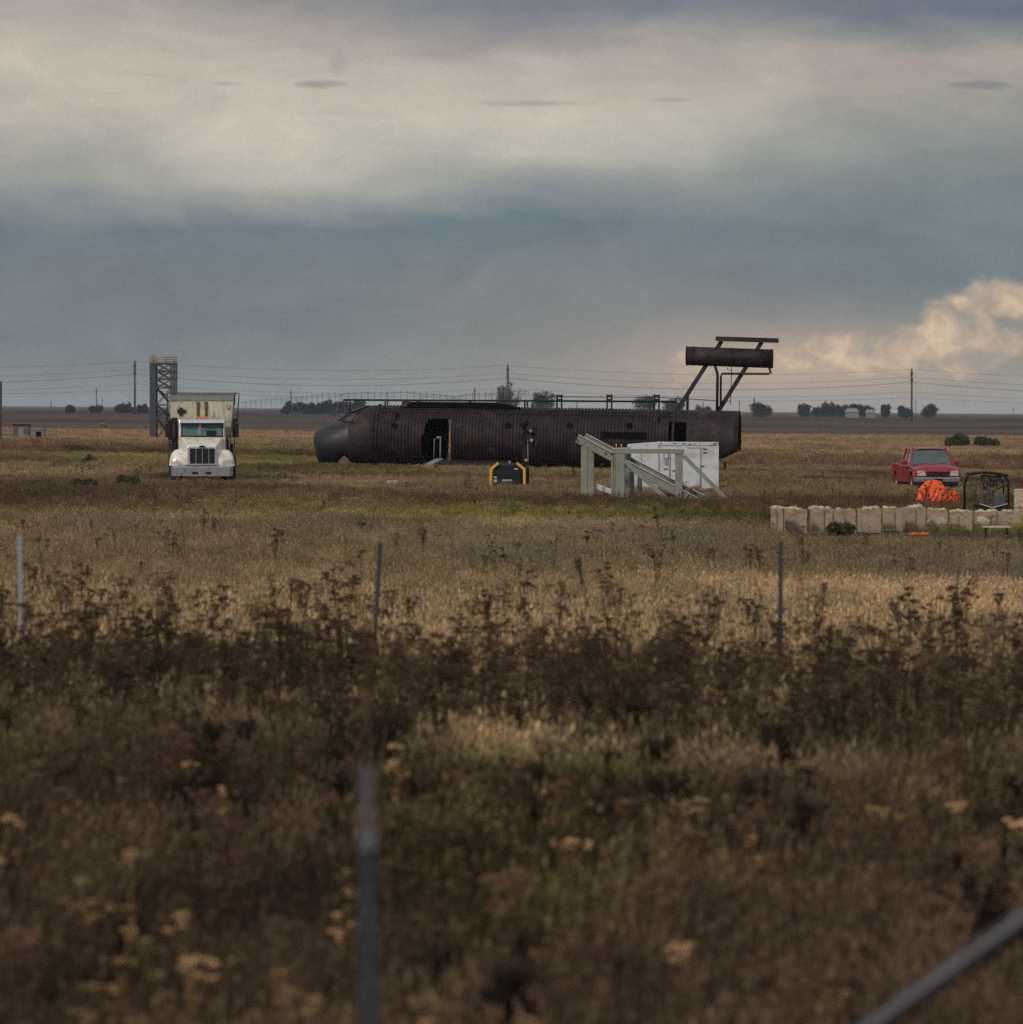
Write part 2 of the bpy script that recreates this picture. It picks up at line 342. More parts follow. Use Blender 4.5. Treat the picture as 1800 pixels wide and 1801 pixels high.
# ------------------------------------------------------------------ haze
def haze():
    b = MB().box(-4600, 4600, -140, 14600, -24, 30); o = b.build('haze', None if False else bpy.data.materials.new('haze_air'))
    m = o.data.materials[0]; m.use_nodes = True; T = NT(m.node_tree)
    for n in list(T.n):
        if n.type == 'BSDF_PRINCIPLED': T.n.remove(n)
    v = T.n.new('ShaderNodeVolumePrincipled'); v.inputs['Color'].default_value = (.78, .86, .97, 1)
    v.inputs['Density'].default_value = HAZE; v.inputs['Anisotropy'].default_value = .1
    T.l.new(v.outputs[0], T.n['Material Output'].inputs['Volume']); tag(o, kind='stuff')
HAZE = .000045
haze()

# ------------------------------------------------------------------ dump truck
def wheel(parent, c, r, wd, dual=False, axis='y'):
    s = 1 if c[1] > 0 else -1
    t = MB(); segs = [(r * .62, -.5), (r * .93, -.5), (r, -.38), (r, .38), (r * .93, .5), (r * .62, .5)]
    n = 28; V = []; Fc = []
    for rr, k in segs:
        for i in range(n): a = 2 * math.pi * i / n; V.append((c[0] + rr * math.cos(a), c[1] + k * wd, c[2] + rr * math.sin(a)))
    for j in range(len(segs)):
        j2 = (j + 1) % len(segs)
        for i in range(n): Fc.append((j * n + i, j * n + (i + 1) % n, j2 * n + (i + 1) % n, j2 * n + i))
    t.add(V, Fc, True); w_ = t.build('wheel', rubber, parent)
    rm = MB(); rm.cyl((c[0], c[1] + s * wd * .1, c[2]), (0, 1, 0), r * .615, wd * .6, 24); rm.cyl((c[0], c[1] + s * wd * .36, c[2]), (0, 1, 0), r * .25, wd * .3, 16)
    rm.build('rim', rimm, w_); return w_
def dump_truck():
    px = 355.5; x, y = at(px, 850)
    va = math.atan2(-x, y)     # turn the truck to look at the road where the camera stands
    t = thing('dump_truck', 'white long-nosed dump truck with cream tipper body facing the viewer', 'truck', onground(x, y), -R(90) + va * -1 * -1 * 0 - 0)
    t.rotation_euler = (0, 0, math.atan2(-y, -x)); t.scale = (.955, .955, .955)
    s = 312.0; Z = lambda zy: (1612 - zy) / s; Wd = lambda zx: (zx - 870) / s     # local: +x forward, +y to its left (photo right)
    # chassis and wheels
    MB().box(-6.2, .6, -.42, -.3, .62, .86).box(-6.2, .6, .3, .42, .62, .86).box(-.6, .6, -.4, .4, .42, .8, .05).build('chassis', blackm, t)
    for sy in (-1, 1): wheel(t, (-.1, sy * 1.05, .52), .52, .3)
    for xx in (-4.1, -5.4):
        for sy in (-1, 1): wheel(t, (xx, sy * .98, .52), .52, .56)
    MB().cyl((-.1, 0, .52), (0, 1, 0), .08, 1.9, 12).cyl((-4.1, 0, .52), (0, 1, 0), .1, 1.8, 12).cyl((-5.4, 0, .52), (0, 1, 0), .1, 1.8, 12).cyl((-4.1, 0, .5), (1, 0, 0), .22, .5, 12).build('axle', blackm, t)
    # bumper
    b = MB().hexa([(.78, -1.12, Z(1530)), (.98, -1.0, Z(1530)), (.98, 1.0, Z(1530)), (.78, 1.12, Z(1530)), (.78, -1.14, Z(1418)), (1.0, -1.03, Z(1418)), (1.0, 1.03, Z(1418)), (.78, 1.14, Z(1418))], .02)
    bu = b.build('bumper', chrome, t)
    for yy in (-.25, .23): MB().box(.985, 1.006, yy - .11, yy + .11, Z(1503), Z(1476), .01).build('tow_slot', blackm, bu)
    # hood
    h = MB().hexa([(.72, -.57, .66), (.72, .57, .66), (-.75, .80, .66), (-.75, -.80, .66), (.70, -.52, Z(1180)), (.70, .52, Z(1180)), (-.75, .78, Z(1082)), (-.75, -.78, Z(1082))], .06)
    h.build('hood', white, t)
    # fenders: rounded over the wheel
    XC, XH, ZB = -.1, .83, .655
    def hf(x, ay):                              # rounded fender: height over the ground
        sx = min(1, abs((x - XC) / (XH - .10 * max(0, (ay - .6) / .58) ** 2))); hz = (1 - sx ** 3.2) ** (1 / 2.4)
        so_ = max(0, (ay - .86) / .325); hy = max(0, 1 - min(1, so_) ** 2.6) ** (1 / 2.2); return ZB + (.60 - .05 * (ay - .5)) * hz * hy
    def xf(z, ay):
        a_, b_ = XC, XC + XH
        for _ in range(30):
            m_ = (a_ + b_) / 2
            if hf(m_, ay) > z: a_ = m_
            else: b_ = m_
        return a_
    for sy in (-1, 1):
        gx = [XC - XH * math.cos(math.pi * k / 30) for k in range(31)]; gy = [.5 + .685 * math.sin(math.pi / 2 * k / 14) for k in range(15)]
        V = [(x_, sy * y_, hf(x_, y_)) for y_ in gy for x_ in gx]; n = len(gx)
        Fc = [(j_ * n + i_, j_ * n + i_ + 1, (j_ + 1) * n + i_ + 1, (j_ + 1) * n + i_) for j_ in range(len(gy) - 1) for i_ in range(n - 1)]
        f = MB(); f.add(V, Fc, True); fe = f.build('fender', white, t); fe.modifiers.new('s', 'SOLIDIFY').thickness = .012
        def patch(y0, y1, zl_, zu, nm, mt, par):
            V = []; Fc = []; m1, m2 = 8, 4
            for a_ in range(m1 + 1):
                y_ = y0 + (y1 - y0) * a_ / m1
                for b_ in range(m2 + 1):
                    z_ = zl_ + (zu(a_ / m1) - zl_) * b_ / m2; V.append((xf(z_, y_) + .018, sy * y_, z_))
            for a_ in range(m1):
                for b_ in range(m2): o_ = a_ * (m2 + 1) + b_; Fc.append((o_, o_ + 1, o_ + m2 + 2, o_ + m2 + 1) if sy < 0 else (o_, o_ + m2 + 1, o_ + m2 + 2, o_ + 1))
            q_ = MB(); q_.add(V, Fc, True); o_ = q_.build(nm, mt, par); return o_
        hl = patch(.72, 1.10, .675, lambda k_: .675 + .05 + .16 * min(1, k_ * 1.6) ** .6, 'headlight', lens, t)
        patch(1.105, 1.145, .68, lambda k_: .86 - .03 * k_, 'turn_signal', amber, hl)
    MB().box(.35, .72, -1.08, 1.08, .632, .654).box(.3, .70, -.56, .56, .655, .72).build('lower_panel', white, t)
    # grille
    g = MB().hexa([(.70, -.56, Z(1402)), (.80, -.56, Z(1402)), (.80, .56, Z(1402)), (.70, .56, Z(1402)), (.70, -.53, Z(1190)), (.77, -.53, Z(1190)), (.77, .53, Z(1190)), (.70, .53, Z(1190))], .03).build('grille', chrome, t)
    q = MB()
    for k in range(4):
        y0 = -.455 + k * .2325; q.box(.79, .812, y0 + .012, y0 + .2205, Z(1385), Z(1212), .012)
    q.build('grille_screen', blackm, g)
    n = MB()
    for k in range(1, 4): y0 = -.455 + k * .2325; n.box(.80, .82, y0 - .009, y0 + .009, Z(1388), Z(1208))
    n.build('grille_bar', chrome, g)
    ov = MB(); ov.add([(.835, .12 * math.cos(a), Z(1190) + .045 * math.sin(a)) for a in [2 * math.pi * k / 24 for k in range(24)]] + [(.74, .12 * math.cos(a), Z(1190) + .045 * math.sin(a)) for a in [2 * math.pi * k / 24 for k in range(24)]],
        [tuple(range(24)), tuple(range(24, 48))[::-1]] + [(k, (k + 1) % 24, 24 + (k + 1) % 24, 24 + k) for k in range(24)]); em = ov.build('badge', chrome, g)
    ov = MB(); ov.add([(.842, .10 * math.cos(a), Z(1190) + .032 * math.sin(a)) for a in [2 * math.pi * k / 24 for k in range(24)]] + [(.80, .10 * math.cos(a), Z(1190) + .032 * math.sin(a)) for a in [2 * math.pi * k / 24 for k in range(24)]],
        [tuple(range(24)), tuple(range(24, 48))[::-1]] + [(k, (k + 1) % 24, 24 + (k + 1) % 24, 24 + k) for k in range(24)]); ov.build('badge_face', blackm, em)
    # cab: shell with a real window opening, seats seen behind tinted glass
    zb, zt = Z(1080), Z(918)
    c = MB().box(-2.05, -.78, -.86, .86, .75, zb - .01, .04)
    for sy in (-1, 1):
        c.hexa([(-.90, sy * .86, zb), (-.76, sy * .80, zb), (-.76, sy * .755, zb), (-.90, sy * .76, zb), (-1.02, sy * .84, zt + .03), (-.95, sy * .79, zt + .03), (-.95, sy * .75, zt + .03), (-1.02, sy * .76, zt + .03)])
        c.box(-2.05, -1.85, min(sy * .86, sy * .72), max(sy * .86, sy * .72), zb, zt + .03)
        c.box(-1.5, -1.42, min(sy * .86, sy * .80), max(sy * .86, sy * .80), zb, zt + .03)
    c.box(-2.05, -2.0, -.72, .72, zb, zt + .03)
    c.build('cab', white, t)
    MB().box(-2.1, -.86, -.88, .88, zt + .02, Z(884), .05).build('cab_roof', white, t)
    MB().hexa([(-.93, -.85, zt + .015), (-.60, -.84, zt - .02), (-.60, .84, zt - .02), (-.93, .85, zt + .015), (-.93, -.85, Z(874)), (-.66, -.84, Z(880)), (-.66, .84, Z(880)), (-.93, .85, Z(874))], .02).build('sun_visor', chrome, t)
    ws = MB().hexa([(-.79, -.765, zb + .01), (-.77, -.765, zb + .01), (-.77, .765, zb + .01), (-.79, .765, zb + .01), (-.97, -.75, zt + .01), (-.95, -.75, zt + .01), (-.95, .75, zt + .01), (-.97, .75, zt + .01)]).build('windshield', greenglass, t)
    fr = MB()
    fr.box(-.785, -.745, -.76, .76, zb, zb + .04).box(-.95, -.90, -.76, .76, zt - .05, zt + .01)
    for sy in (-1, 1): fr.bar((-.765, sy * .75, zb), (-.935, sy * .745, zt), .05, .03)
    fr.build('windshield_frame', blackm, ws)
    MB().box(-.805, -.80 + .045, .16, .52, zb + .03, zb + .23, .08).build('steering_wheel', blackm, ws)
    MB().box(-.83, -.785, -.14, -.02, zb + .06, zt - .04, .02).box(-.86, -.80, .0, .12, zb + .24, zb + .3, .02).build('seat_back', greym, ws)
    for yy in (-.25, .42): MB().bar((-.74, yy, zb + .0), (-.735, yy + .28 * (1 if yy < 0 else -1), zb + .07), .012, .012).bar((-.74, yy, zb), (-.73, yy + .1, zb - .03), .015, .012).build('wiper', blackm, ws)
    for yy in (-.56, -.17, -.04, .10, .2, .60):
        MB().box(-.84, -.72, yy - .045, yy + .045, Z(874) - .005, Z(852) if abs(yy) < .3 else Z(862), .015).build('roof_marker_lamp', amber, t)
    MB().lumps((-1.2, .42, Z(842)), (.07, .07, .08), rough=.05).build('horn', lightsteel, t)
    # mirrors
    for sy in (-1, 1):
        m_ = MB().box(-.75, -.60, sy * 1.29 - .06, sy * 1.29 + .06, Z(1085), Z(925), .02).build('mirror', blackm, t)
        MB().bar((-.75, sy * .86, Z(912)), (-.68, sy * 1.4, Z(912)), .02, .02).bar((-.75, sy * .86, Z(1068)), (-.68, sy * 1.36, Z(1085)), .02, .02).bar((-.68, sy * 1.2, Z(1085)), (-.70, sy * 1.18, Z(1210)), .025, .025).build('mirror_arm', blackm, m_)
    # exhaust and air cleaner beside the cab
    MB().cyl((-2.2, -1.02, 1.65), (0, 0, 1), .11, 1.5, 14).box(-2.0, -1.4, -1.15, -.9, .7, 1.5, .05).build('exhaust_stack', blackm, t)
    MB().box(-2.0, -1.3, .92, 1.15, .62, 1.45, .04).box(-1.2, -1.1, .9, 1.06, .5, 1.6).build('step_tank', blackm, t)
    MB().bar((-1.0, 1.02, .5), (-1.0, 1.0, 1.65), .03, .03).bar((-1.1, -.9, .55), (-1.1, -.9, 1.6), .03, .03).build('grab_rail', lightsteel, t)
    # tipper body
    zt2, zl = Z(675), Z(1120)
    body = MB().hexa([(-6.4, -1.03, zl), (-2.45, -1.03, zl), (-2.45, 1.03, zl), (-6.4, 1.03, zl), (-6.5, -1.17, zt2), (-2.3, -1.17, zt2), (-2.3, 1.17, zt2), (-6.5, 1.17, zt2)], .02)
    body.box(-6.3, -2.5, -.9, .9, .9, zl - .003)
    bd = body.build('tipper_body', cream, t)
    for yy in (-.14, .16):
        MB().hexa([(-2.6, yy - .055, Z(850)), (-2.33, yy - .055, Z(850)), (-2.33, yy + .055, Z(850)), (-2.6, yy + .055, Z(850)), (-2.5, yy - .055, Z(680)), (-2.27, yy - .055, Z(680)), (-2.27, yy + .055, Z(680)), (-2.5, yy + .055, Z(680))]).build('body_rib', brown, bd)
    for sy in (-1, 1):
        r_ = MB()
        for k in range(7): r_.hexa([(-6.2 + k * .6, sy * 1.03, zl), (-6.1 + k * .6, sy * 1.03, zl), (-6.1 + k * .6, sy * 1.08, zl), (-6.2 + k * .6, sy * 1.08, zl), (-6.2 + k * .6, sy * 1.16, zt2), (-6.1 + k * .6, sy * 1.16, zt2), (-6.1 + k * .6, sy * 1.22, zt2), (-6.2 + k * .6, sy * 1.22, zt2)])
        r_.build('side_stake', cream, bd)
    MB().box(-2.44, -2.262, -1.2, 1.2, Z(672), Z(590), .05).box(-6.4, -2.44, -1.18, 1.18, Z(668), Z(610), .04).build('tarp_roll', greym, t)
    br = MB().box(-2.295, -2.270, .9, 1.03, Z(760), Z(712)); br.build('sticker', lightsteel, bd)
    k = MB().box(-2.37, -2.28, -.84, -.72, Z(835), Z(745)).box(-2.36, -2.27, -.92, -.86, Z(808), Z(765)).box(-2.36, -2.27, -.7, -.6, Z(810), Z(770)).box(-2.36, -2.29, -.9, -.62, Z(800), Z(788)); k.build('hook_bracket', blackm, bd)
    f_ = MB().tube([(-2.2, -1.29, Z(900)), (-2.2, -1.28, Z(590)), (-2.2, -1.25, Z(580)), (-2.2, 1.33, Z(580)), (-2.2, 1.37, Z(592)), (-2.2, 1.30, Z(900))], .022, 6)
    f_.tube([(-2.2, 1.22, Z(580)), (-2.2, 1.19, Z(720))], .03, 6).box(-2.3, -2.1, -1.26, -1.1, Z(1120), Z(880), .03).box(-2.3, -2.1, 1.12, 1.3, Z(1090), Z(870), .03)
    f_.build('tarp_frame', blackm, t)
    MB().bar((-2.3, 1.0, zl), (-2.3, 1.0, .7), .05, .1).bar((-2.3, -1.0, zl), (-2.3, -1.0, .7), .05, .1).box(-6.6, -6.5, -1.2, -.7, .3, .9).box(-6.6, -6.5, .7, 1.2, .3, .9).build('mud_flap', blackm, t)
    return t
dump_truck()

# ------------------------------------------------------------------ pickup
def pickup():
    px = 1651; y = 219.0; x = (px - 900) / F * y
    hd = math.atan2(-math.cos(R(6)), math.sin(R(6)))
    t = thing('pickup_truck', 'red extended-cab pickup truck parked behind the orange netting', 'pickup truck', onground(x, y, -.09), hd)
    t.location.x -= 2.6 * math.cos(hd) * 1; t.location.y -= 2.6 * math.sin(hd)
    t.scale = (.9, .9, .945); W_ = .97
    def arch(cx, r, z0): return [(cx + r * math.cos(a), z0 + r * math.sin(a)) for a in [math.pi * k / 10 for k in range(11)]]
    prof = [(2.78, .48), (2.82, .80), (2.74, .98), (1.42, 1.13), (-.95, 1.13), (-.95, .42)] 
    # front body (hood, fenders, cab base) with a wheel arch
    pr = [(2.76, .50), (2.80, .82), (2.70, .97), (2.2, 1.04), (1.40, 1.12), (-1.0, 1.12), (-1.0, .42)] + [(1.25, .42)] + arch(1.78, .45, .42)[::-1] + [(2.3, .50)]
    b = MB().prism(pr, -W_, W_, 'y', .085)
    bo = b.build('body', redp, t)
    def skin(nm, xs, ys, zf, par):
        V = [(x_, y_, zf(x_, y_)) for x_ in xs for y_ in ys]; n = len(ys)
        q_ = MB(); q_.add(V, [(a_ * n + b_, (a_ + 1) * n + b_, (a_ + 1) * n + b_ + 1, a_ * n + b_ + 1) for a_ in range(len(xs) - 1) for b_ in range(n - 1)], True); return q_.build(nm, redp, par)
    ztop = lambda x_: 1.155 - .055 * max(0, (x_ - 1.4) / 1.1) ** 1.5 - .20 * max(0, (x_ - 2.35) / .47) ** 3
    skin('hood', [1.40 + (2.82 - 1.40) * k / 22 for k in range(23)], [-.985 + 1.97 * k / 28 for k in range(29)],
         lambda x_, y_: ztop(x_) - .20 * (abs(y_) / .985) ** 7 - .02 * (abs(y_) / .985) ** 2 + (.018 if abs(y_) < .60 and x_ < 2.5 else 0), t)
    # bed
    bp = [(-1.03, .45), (-1.03, 1.14), (-2.86, 1.16), (-2.90, .55), (-2.55, .50)] + arch(-1.98, .45, .42)[::-1] [::1] + []
    pts = [(-1.03, 1.14), (-2.86, 1.16), (-2.90, .52), (-2.45, .46)] + arch(-1.98, .45, .42)[::-1] + [(-1.5, .42), (-1.03, .42)]
    bd = MB().prism(pts, W_ - .12, W_, 'y', .03).prism(pts, -W_, -W_ + .12, 'y', .03)
    bd.box(-2.88, -2.78, -W_ + .13, W_ - .13, .55, 1.14, .02).box(-2.78, -1.05, -W_ + .13, W_ - .13, .6, .68).build('bed', redp, t)
    # cab roof and pillars
    zb, zt = 1.11, 1.80
    lo = dict(f=1.42, b=-.88, h=.90); up = dict(f=.62, b=-.70, h=.70)
    P = lambda xk, sy, top: ((up if top else lo)[xk], sy * (up if top else lo)['h'], zt if top else zb)
    c = MB()
    c.hexa([(up['f'] + .10, -up['h'] - .03, zt - .07), (up['b'] - .05, -up['h'] - .03, zt - .07), (up['b'] - .05, up['h'] + .03, zt - .07), (up['f'] + .10, up['h'] + .03, zt - .07),
            (up['f'] - .08, -up['h'] + .08, zt + .02), (up['b'] + .1, -up['h'] + .08, zt + .02), (up['b'] + .1, up['h'] - .08, zt + .02), (up['f'] - .08, up['h'] - .08, zt + .02)], .03)
    for sy in (-1, 1):
        c.bar(P('f', sy, 0), P('f', sy, 1), .07, .05); c.bar(P('b', sy, 0), P('b', sy, 1), .10, .16, (1, 0, 0))
        c.bar((.1, sy * .90, zb), (.02, sy * .71, zt), .04, .07, (1, 0, 0))
    c.build('cab_roof', redp, t)
    skin('roof_skin', [-.80 + 1.55 * k / 14 for k in range(15)], [-.745 + 1.49 * k / 16 for k in range(17)], lambda x_, y_: 1.835 - .09 * (abs(y_) / .745) ** 4 - .07 * (abs(x_ + .02) / .78) ** 6, t)
    g = MB().hexa([(1.40, -.85, zb + .01), (1.43, -.85, zb + .01), (1.43, .85, zb + .01), (1.40, .85, zb + .01), (.66, -.69, zt - .06), (.69, -.69, zt - .06), (.69, .69, zt - .06), (.66, .69, zt - .06)]).build('windshield', glass, t)
    MB().bar((1.45, -.86, zb + .015), (1.45, .86, zb + .015), .03, .02).bar((1.44, .1, zb + .03), (1.36, .6, zb + .10), .012, .012).bar((1.44, -.7, zb + .03), (1.36, -.2, zb + .10), .012, .012).build('wiper', blackm, g)
    for sy in (-1, 1):
        for (x0, x1, t0, t1) in ((1.30, .14, .60, .06), (.04, -.80, .0, -.62)):
            V = [(x0, sy * .875, zb + .02), (x1, sy * .875, zb + .02), (x1, sy * .895, zb + .02), (x0, sy * .895, zb + .02), (t0, sy * .70, zt - .08), (t1, sy * .70, zt - .08), (t1, sy * .72, zt - .08), (t0, sy * .72, zt - .08)]
            MB().hexa(V).build('side_window', glass, t)
        m_ = MB().box(1.02, 1.18, sy * 1.10 - .11, sy * 1.10 + .11, 1.13, 1.33, .05).box(1.06, 1.14, min(sy * .9, sy * 1.02), max(sy * .9, sy * 1.02), 1.15, 1.2).build('mirror', redp, t)
        dn = MB().box(-.02, .0, min(sy * .972, sy * .974), max(sy * .972, sy * .974), .5, 1.1).box(.98, 1.0, min(sy * .972, sy * .974), max(sy * .972, sy * .974), .5, 1.1).build('door_seam', blackm, t)
        h = MB().hexa([(2.62, sy * .50, .705), (2.845, sy * .50, .705), (2.82, sy * .88, .705), (2.6, sy * .88, .705), (2.60, sy * .56, .90), (2.82, sy * .56, .90), (2.79, sy * .86, .915), (2.6, sy * .86, .915)], .015).build('headlight', lens, t)
        MB().hexa([(2.5, sy * .905, .72), (2.79, sy * .905, .72), (2.70, sy * .985, .72), (2.45, sy * .985, .72), (2.5, sy * .885, .90), (2.76, sy * .885, .90), (2.66, sy * .965, .90), (2.4, sy * .965, .90)], .01).build('turn_signal', amber, h)
        for xx in (1.78, -1.98): wheel(t, (xx, sy * .84, .37), .37, .24)
        MB().box(-2.93, -2.86, sy * .93 - .06, sy * .93 + .06, .75, 1.1, .01).build('tail_light', rusty, t)
    gr = MB().hexa([(2.70, -.46, .68), (2.825, -.46, .68), (2.825, .46, .68), (2.70, .46, .68), (2.68, -.50, .90), (2.80, -.50, .90), (2.80, .50, .90), (2.68, .50, .90)], .02).build('grille', blackm, t)
    bp = MB().hexa([(2.6, -.99, .46), (2.9, -.9, .46), (2.9, .9, .46), (2.6, .99, .46), (2.6, -1.0, .66), (2.94, -.9, .64), (2.94, .9, .64), (2.6, 1.0, .66)], .03).build('bumper', chrome, t)
    MB().box(2.3, 2.86, -.85, .85, .3, .455, .03).build('valance', blackm, t)
    MB().box(2.935, 2.95, -.16, .16, .49, .60).build('plate_bracket', blackm, bp)
    MB().box(-2.6, 2.3, -.6, .6, .33, .50).build('underbody', blackm, t)
    MB().box(-3.02, -2.92, -.9, .9, .45, .6, .02).build('rear_bumper', chrome, t)
pickup()

# ------------------------------------------------------------------ burned aircraft fuselage trainer
FS = 38.5
def fuselage():
    y0 = 268.0; x0 = (553 - 900) / F * y0
    x0 = (553 - 900) / (F) * (y0 + 1.0)
    yaw = -R(5.7)
    t = thing('aircraft_fuselage', 'burnt rusty mock aircraft fuselage with a raised tube above its tail', 'mock aircraft', onground(x0, y0 + 1.0, 0), yaw)
    zb0 = float(gz(x0, y0)); slope = -.6 / 38.5 * .98  # ground line falls towards the tail
    L = 755 / 38.5 / math.cos(yaw) * 1.002
    X = lambda px: (px - 553) / 755 * L
    BASE = lambda px: 819 + (px - 553) / 755 * 12
    Zf = lambda px, py: (BASE(px) - py) / FS
    t.rotation_euler = (0, math.atan(12 / 755), yaw)
    r, zc = 1.43, 1.425
    # barrel as a grid in (station, angle) with real openings
    def barrel(name, xs, rad, openings, m, zmin=lambda x: .02, parent=t):
        base_angles = set(round(a, 3) for a in np.linspace(-90, 270, 61)[:-1])
        for (xa, xb, a0, a1) in openings:
            base_angles |= {round(a0, 3), round(a1, 3)}
        A = sorted(base_angles); n = len(A); V = []; Fc = []
        for x in xs:
            rr = rad(x)
            for a in A: V.append((x, -rr * math.cos(R(a)), max(zc + rr * math.sin(R(a)), zmin(x))))
        for i in range(len(xs) - 1):
            xm = (xs[i] + xs[i + 1]) / 2
            for k in range(n):
                a0 = A[k]; a1 = A[(k + 1) % n] + (360 if k == n - 1 else 0); am = (a0 + a1) / 2
                if any(o[0] < xm < o[1] and o[2] < am < o[3] for o in openings): continue
                Fc.append((i * n + k, (i + 1) * n + k, (i + 1) * n + (k + 1) % n, i * n + (k + 1) % n))
        mb = MB(); mb.add(V, Fc, True); o = mb.build(name, m, parent)
        so_ = o.modifiers.new('s', 'SOLIDIFY'); so_.thickness = .05; so_.offset = -1
        return o
    d0, d1, f0, f1 = X(748), X(800), X(784.5), X(835)
    e0, e1 = X(1180), X(1211)
    cuts = [d0, X(751), X(754), X(757), d1, f0, f1, e0, e1]
    xa, xb = X(668), X(1190)
    pitch = .155
    xs = np.arange(xa, xb, pitch / 6).tolist() + [xb] + [c for c in cuts if xa < c < xb]
    xs = sorted(set(round(v, 4) for v in xs))
    rad = lambda x: r + .026 * math.sin(2 * math.pi * (x - xa) / pitch) + (.012 if int((x - xa) / 2.9) % 2 else 0)
    ops = [(X(757), d1, -56, 37), (d0, X(751), -40, 4), (X(751), X(754), -50, 15), (X(754), X(757), -54, 26), (f0, f1, 143, 236), (e0, 99, -50, 38)]
    bar_ = barrel('corrugated_barrel', xs, rad, ops, rust)
    xs2 = sorted(set([xb, e1] + np.linspace(xb, X(1300), 14).tolist()))
    tl = barrel('tail_barrel', xs2, lambda x: r + .004, [(0, e1, -50, 38)], rustsmooth,
                zmin=lambda x: .02 if x < X(1210) else (.02 + .55 * min(1, (x - X(1210)) / (X(1262) - X(1210))) + .47 * max(0, (x - X(1262)) / (X(1300) - X(1262)))))
    MB().add(*ring_tube(X(1300), r - .01, .03, zc, zcut=1.03)).build('rim', rustsmooth, tl)
    # bands where the plates overlap
    bn = MB()
    for px in (668, 912, 1188):
        x = X(px); bn.add([(x + dx, -(r + .035) * math.cos(R(a)), max(.03, zc + (r + .035) * math.sin(R(a)))) for dx in (-.05, .05) for a in range(-90, 271, 6)],
                          [(i, i + 1, 61 + i + 1, 61 + i) for i in range(60)], True)
    o = bn.build('plate_band', rustsmooth, bar_); o.modifiers.new('s', 'SOLIDIFY').thickness = .02
    bn = MB()
    for a in (52, 63): bn.bar((X(672), -(r + .03) * math.cos(R(a)), zc + (r + .03) * math.sin(R(a))), (X(1186), -(r + .03) * math.cos(R(a)), zc + (r + .03) * math.sin(R(a))), .05, .02)
    bn.build('roof_seam', rustsmooth, bar_)
    # nose
    st = [(0.0, 1.46, .96, .34), (.05, 1.60, .74, .55), (.17, 1.71, .30, .78), (.26, 1.76, .15, .88), (.6, 1.93, .10, 1.07), (1.12, 2.13, .06, 1.23), (1.7, 2.47, .04, 1.34), (2.42, 2.80, .03, 1.42), (2.7, 2.84, .02, 1.43), (X(668) - .0, 2.85, .02, 1.43)]
    n = 48; V = []; Fc = []
    for (x, zt, zb, hw) in st:
        c_, h_ = (zt + zb) / 2, (zt - zb) / 2
        for k in range(n):
            a = 2 * math.pi * k / n; ca, sa = math.cos(a), math.sin(a)
            V.append((x, -hw * math.copysign(abs(ca) ** .9, ca), c_ + h_ * math.copysign(abs(sa) ** .92, sa)))
    for i in range(len(st) - 1):
        for k in range(n): Fc.append((i * n + k, (i + 1) * n + k, (i + 1) * n + (k + 1) % n, i * n + (k + 1) % n))
    Fc.append(tuple(range(n))[::-1])
    mb = MB(); mb.add(V, Fc, True); no = mb.build('nose', nosem, t)
    no.data.materials.append(rustsmooth)
    for p in no.data.polygons:
        if p.center.x > 2.0: p.material_index = 1
    so_ = no.modifiers.new('s', 'SOLIDIFY'); so_.thickness = .05; so_.offset = -1
    cut = MB()
    win = [(X(597.5), Zf(598, 738)), (X(615.5), Zf(615, 724.5)), (X(636), Zf(636, 724)), (X(629), Zf(629, 740.5))]
    cut.prism(win, -3, 3)
    cx = X(596); cut.prism([(cx, -.5), (cx, .18), (X(606), .5), (X(612), .60), (X(618), .50), (X(628), .15), (X(628), -.5)], -3, 0)
    cu = cut.build('cutter', nosem); cu.matrix_world = Matrix.Identity(4)
    bo = no.modifiers.new('b', 'BOOLEAN'); bo.object = cu; bo.solver = 'EXACT'; bo.operation = 'DIFFERENCE'
    cu.parent = t
    bpy.context.view_layer.update()
    dg = bpy.context.evaluated_depsgraph_get(); me = bpy.data.meshes.new_from_object(no.evaluated_get(dg)); no.modifiers.clear(); no.data = me
    bpy.data.objects.remove(cu)
    # window bars
    def hwz(x, z):
        for i in range(len(st) - 1):
            if st[i][0] <= x <= st[i + 1][0]:
                k = (x - st[i][0]) / (st[i + 1][0] - st[i][0]); zt, zb, hw = [st[i][j] + k * (st[i + 1][j] - st[i][j]) for j in (1, 2, 3)]
                c_, h_ = (zt + zb) / 2, (zt - zb) / 2; s_ = min(1, max(-1, (z - c_) / h_)); s_ = math.copysign(abs(s_) ** (1 / .92), s_)
                return hw * max(0, math.sqrt(max(0, 1 - s_ * s_))) ** .9
        return 1.4
    fr = MB()
    for sy, fl in ((-1, (((595, 739), (615, 723)), ((615, 723), (638, 723)), ((595, 739), (630, 742)), ((605, 740), (619, 723.5)), ((621, 741), (635, 723.5)))), (1, (((615, 723), (638, 723)),))):
        for (pa, pb) in fl:
            A = (X(pa[0]), Zf(*pa)); B = (X(pb[0]), Zf(*pb))
            fr.tube([(A[0], sy * (hwz(*A) + .01), A[1]), ((A[0] + B[0]) / 2, sy * (hwz((A[0] + B[0]) / 2, (A[1] + B[1]) / 2) + .01), (A[1] + B[1]) / 2), (B[0], sy * (hwz(*B) + .01), B[1])], .03, 6)
    fr.build('window_frame', blackm, no)
    MB().bar((X(620), 0, Zf(620, 721.2)), (X(648), 0, Zf(648, 711.6)), 1.0, .04).build('roof_plate', mat('scorched_grey_plate', (.10, .11, .13), .5), no)
    MB().prism([(X(598), 0), (X(604), .32), (X(612), .52), (X(618), .42), (X(627), .12), (X(624), 0)], -1.36, -1.30, 'y').build('hatch_panel', pinkm, no)
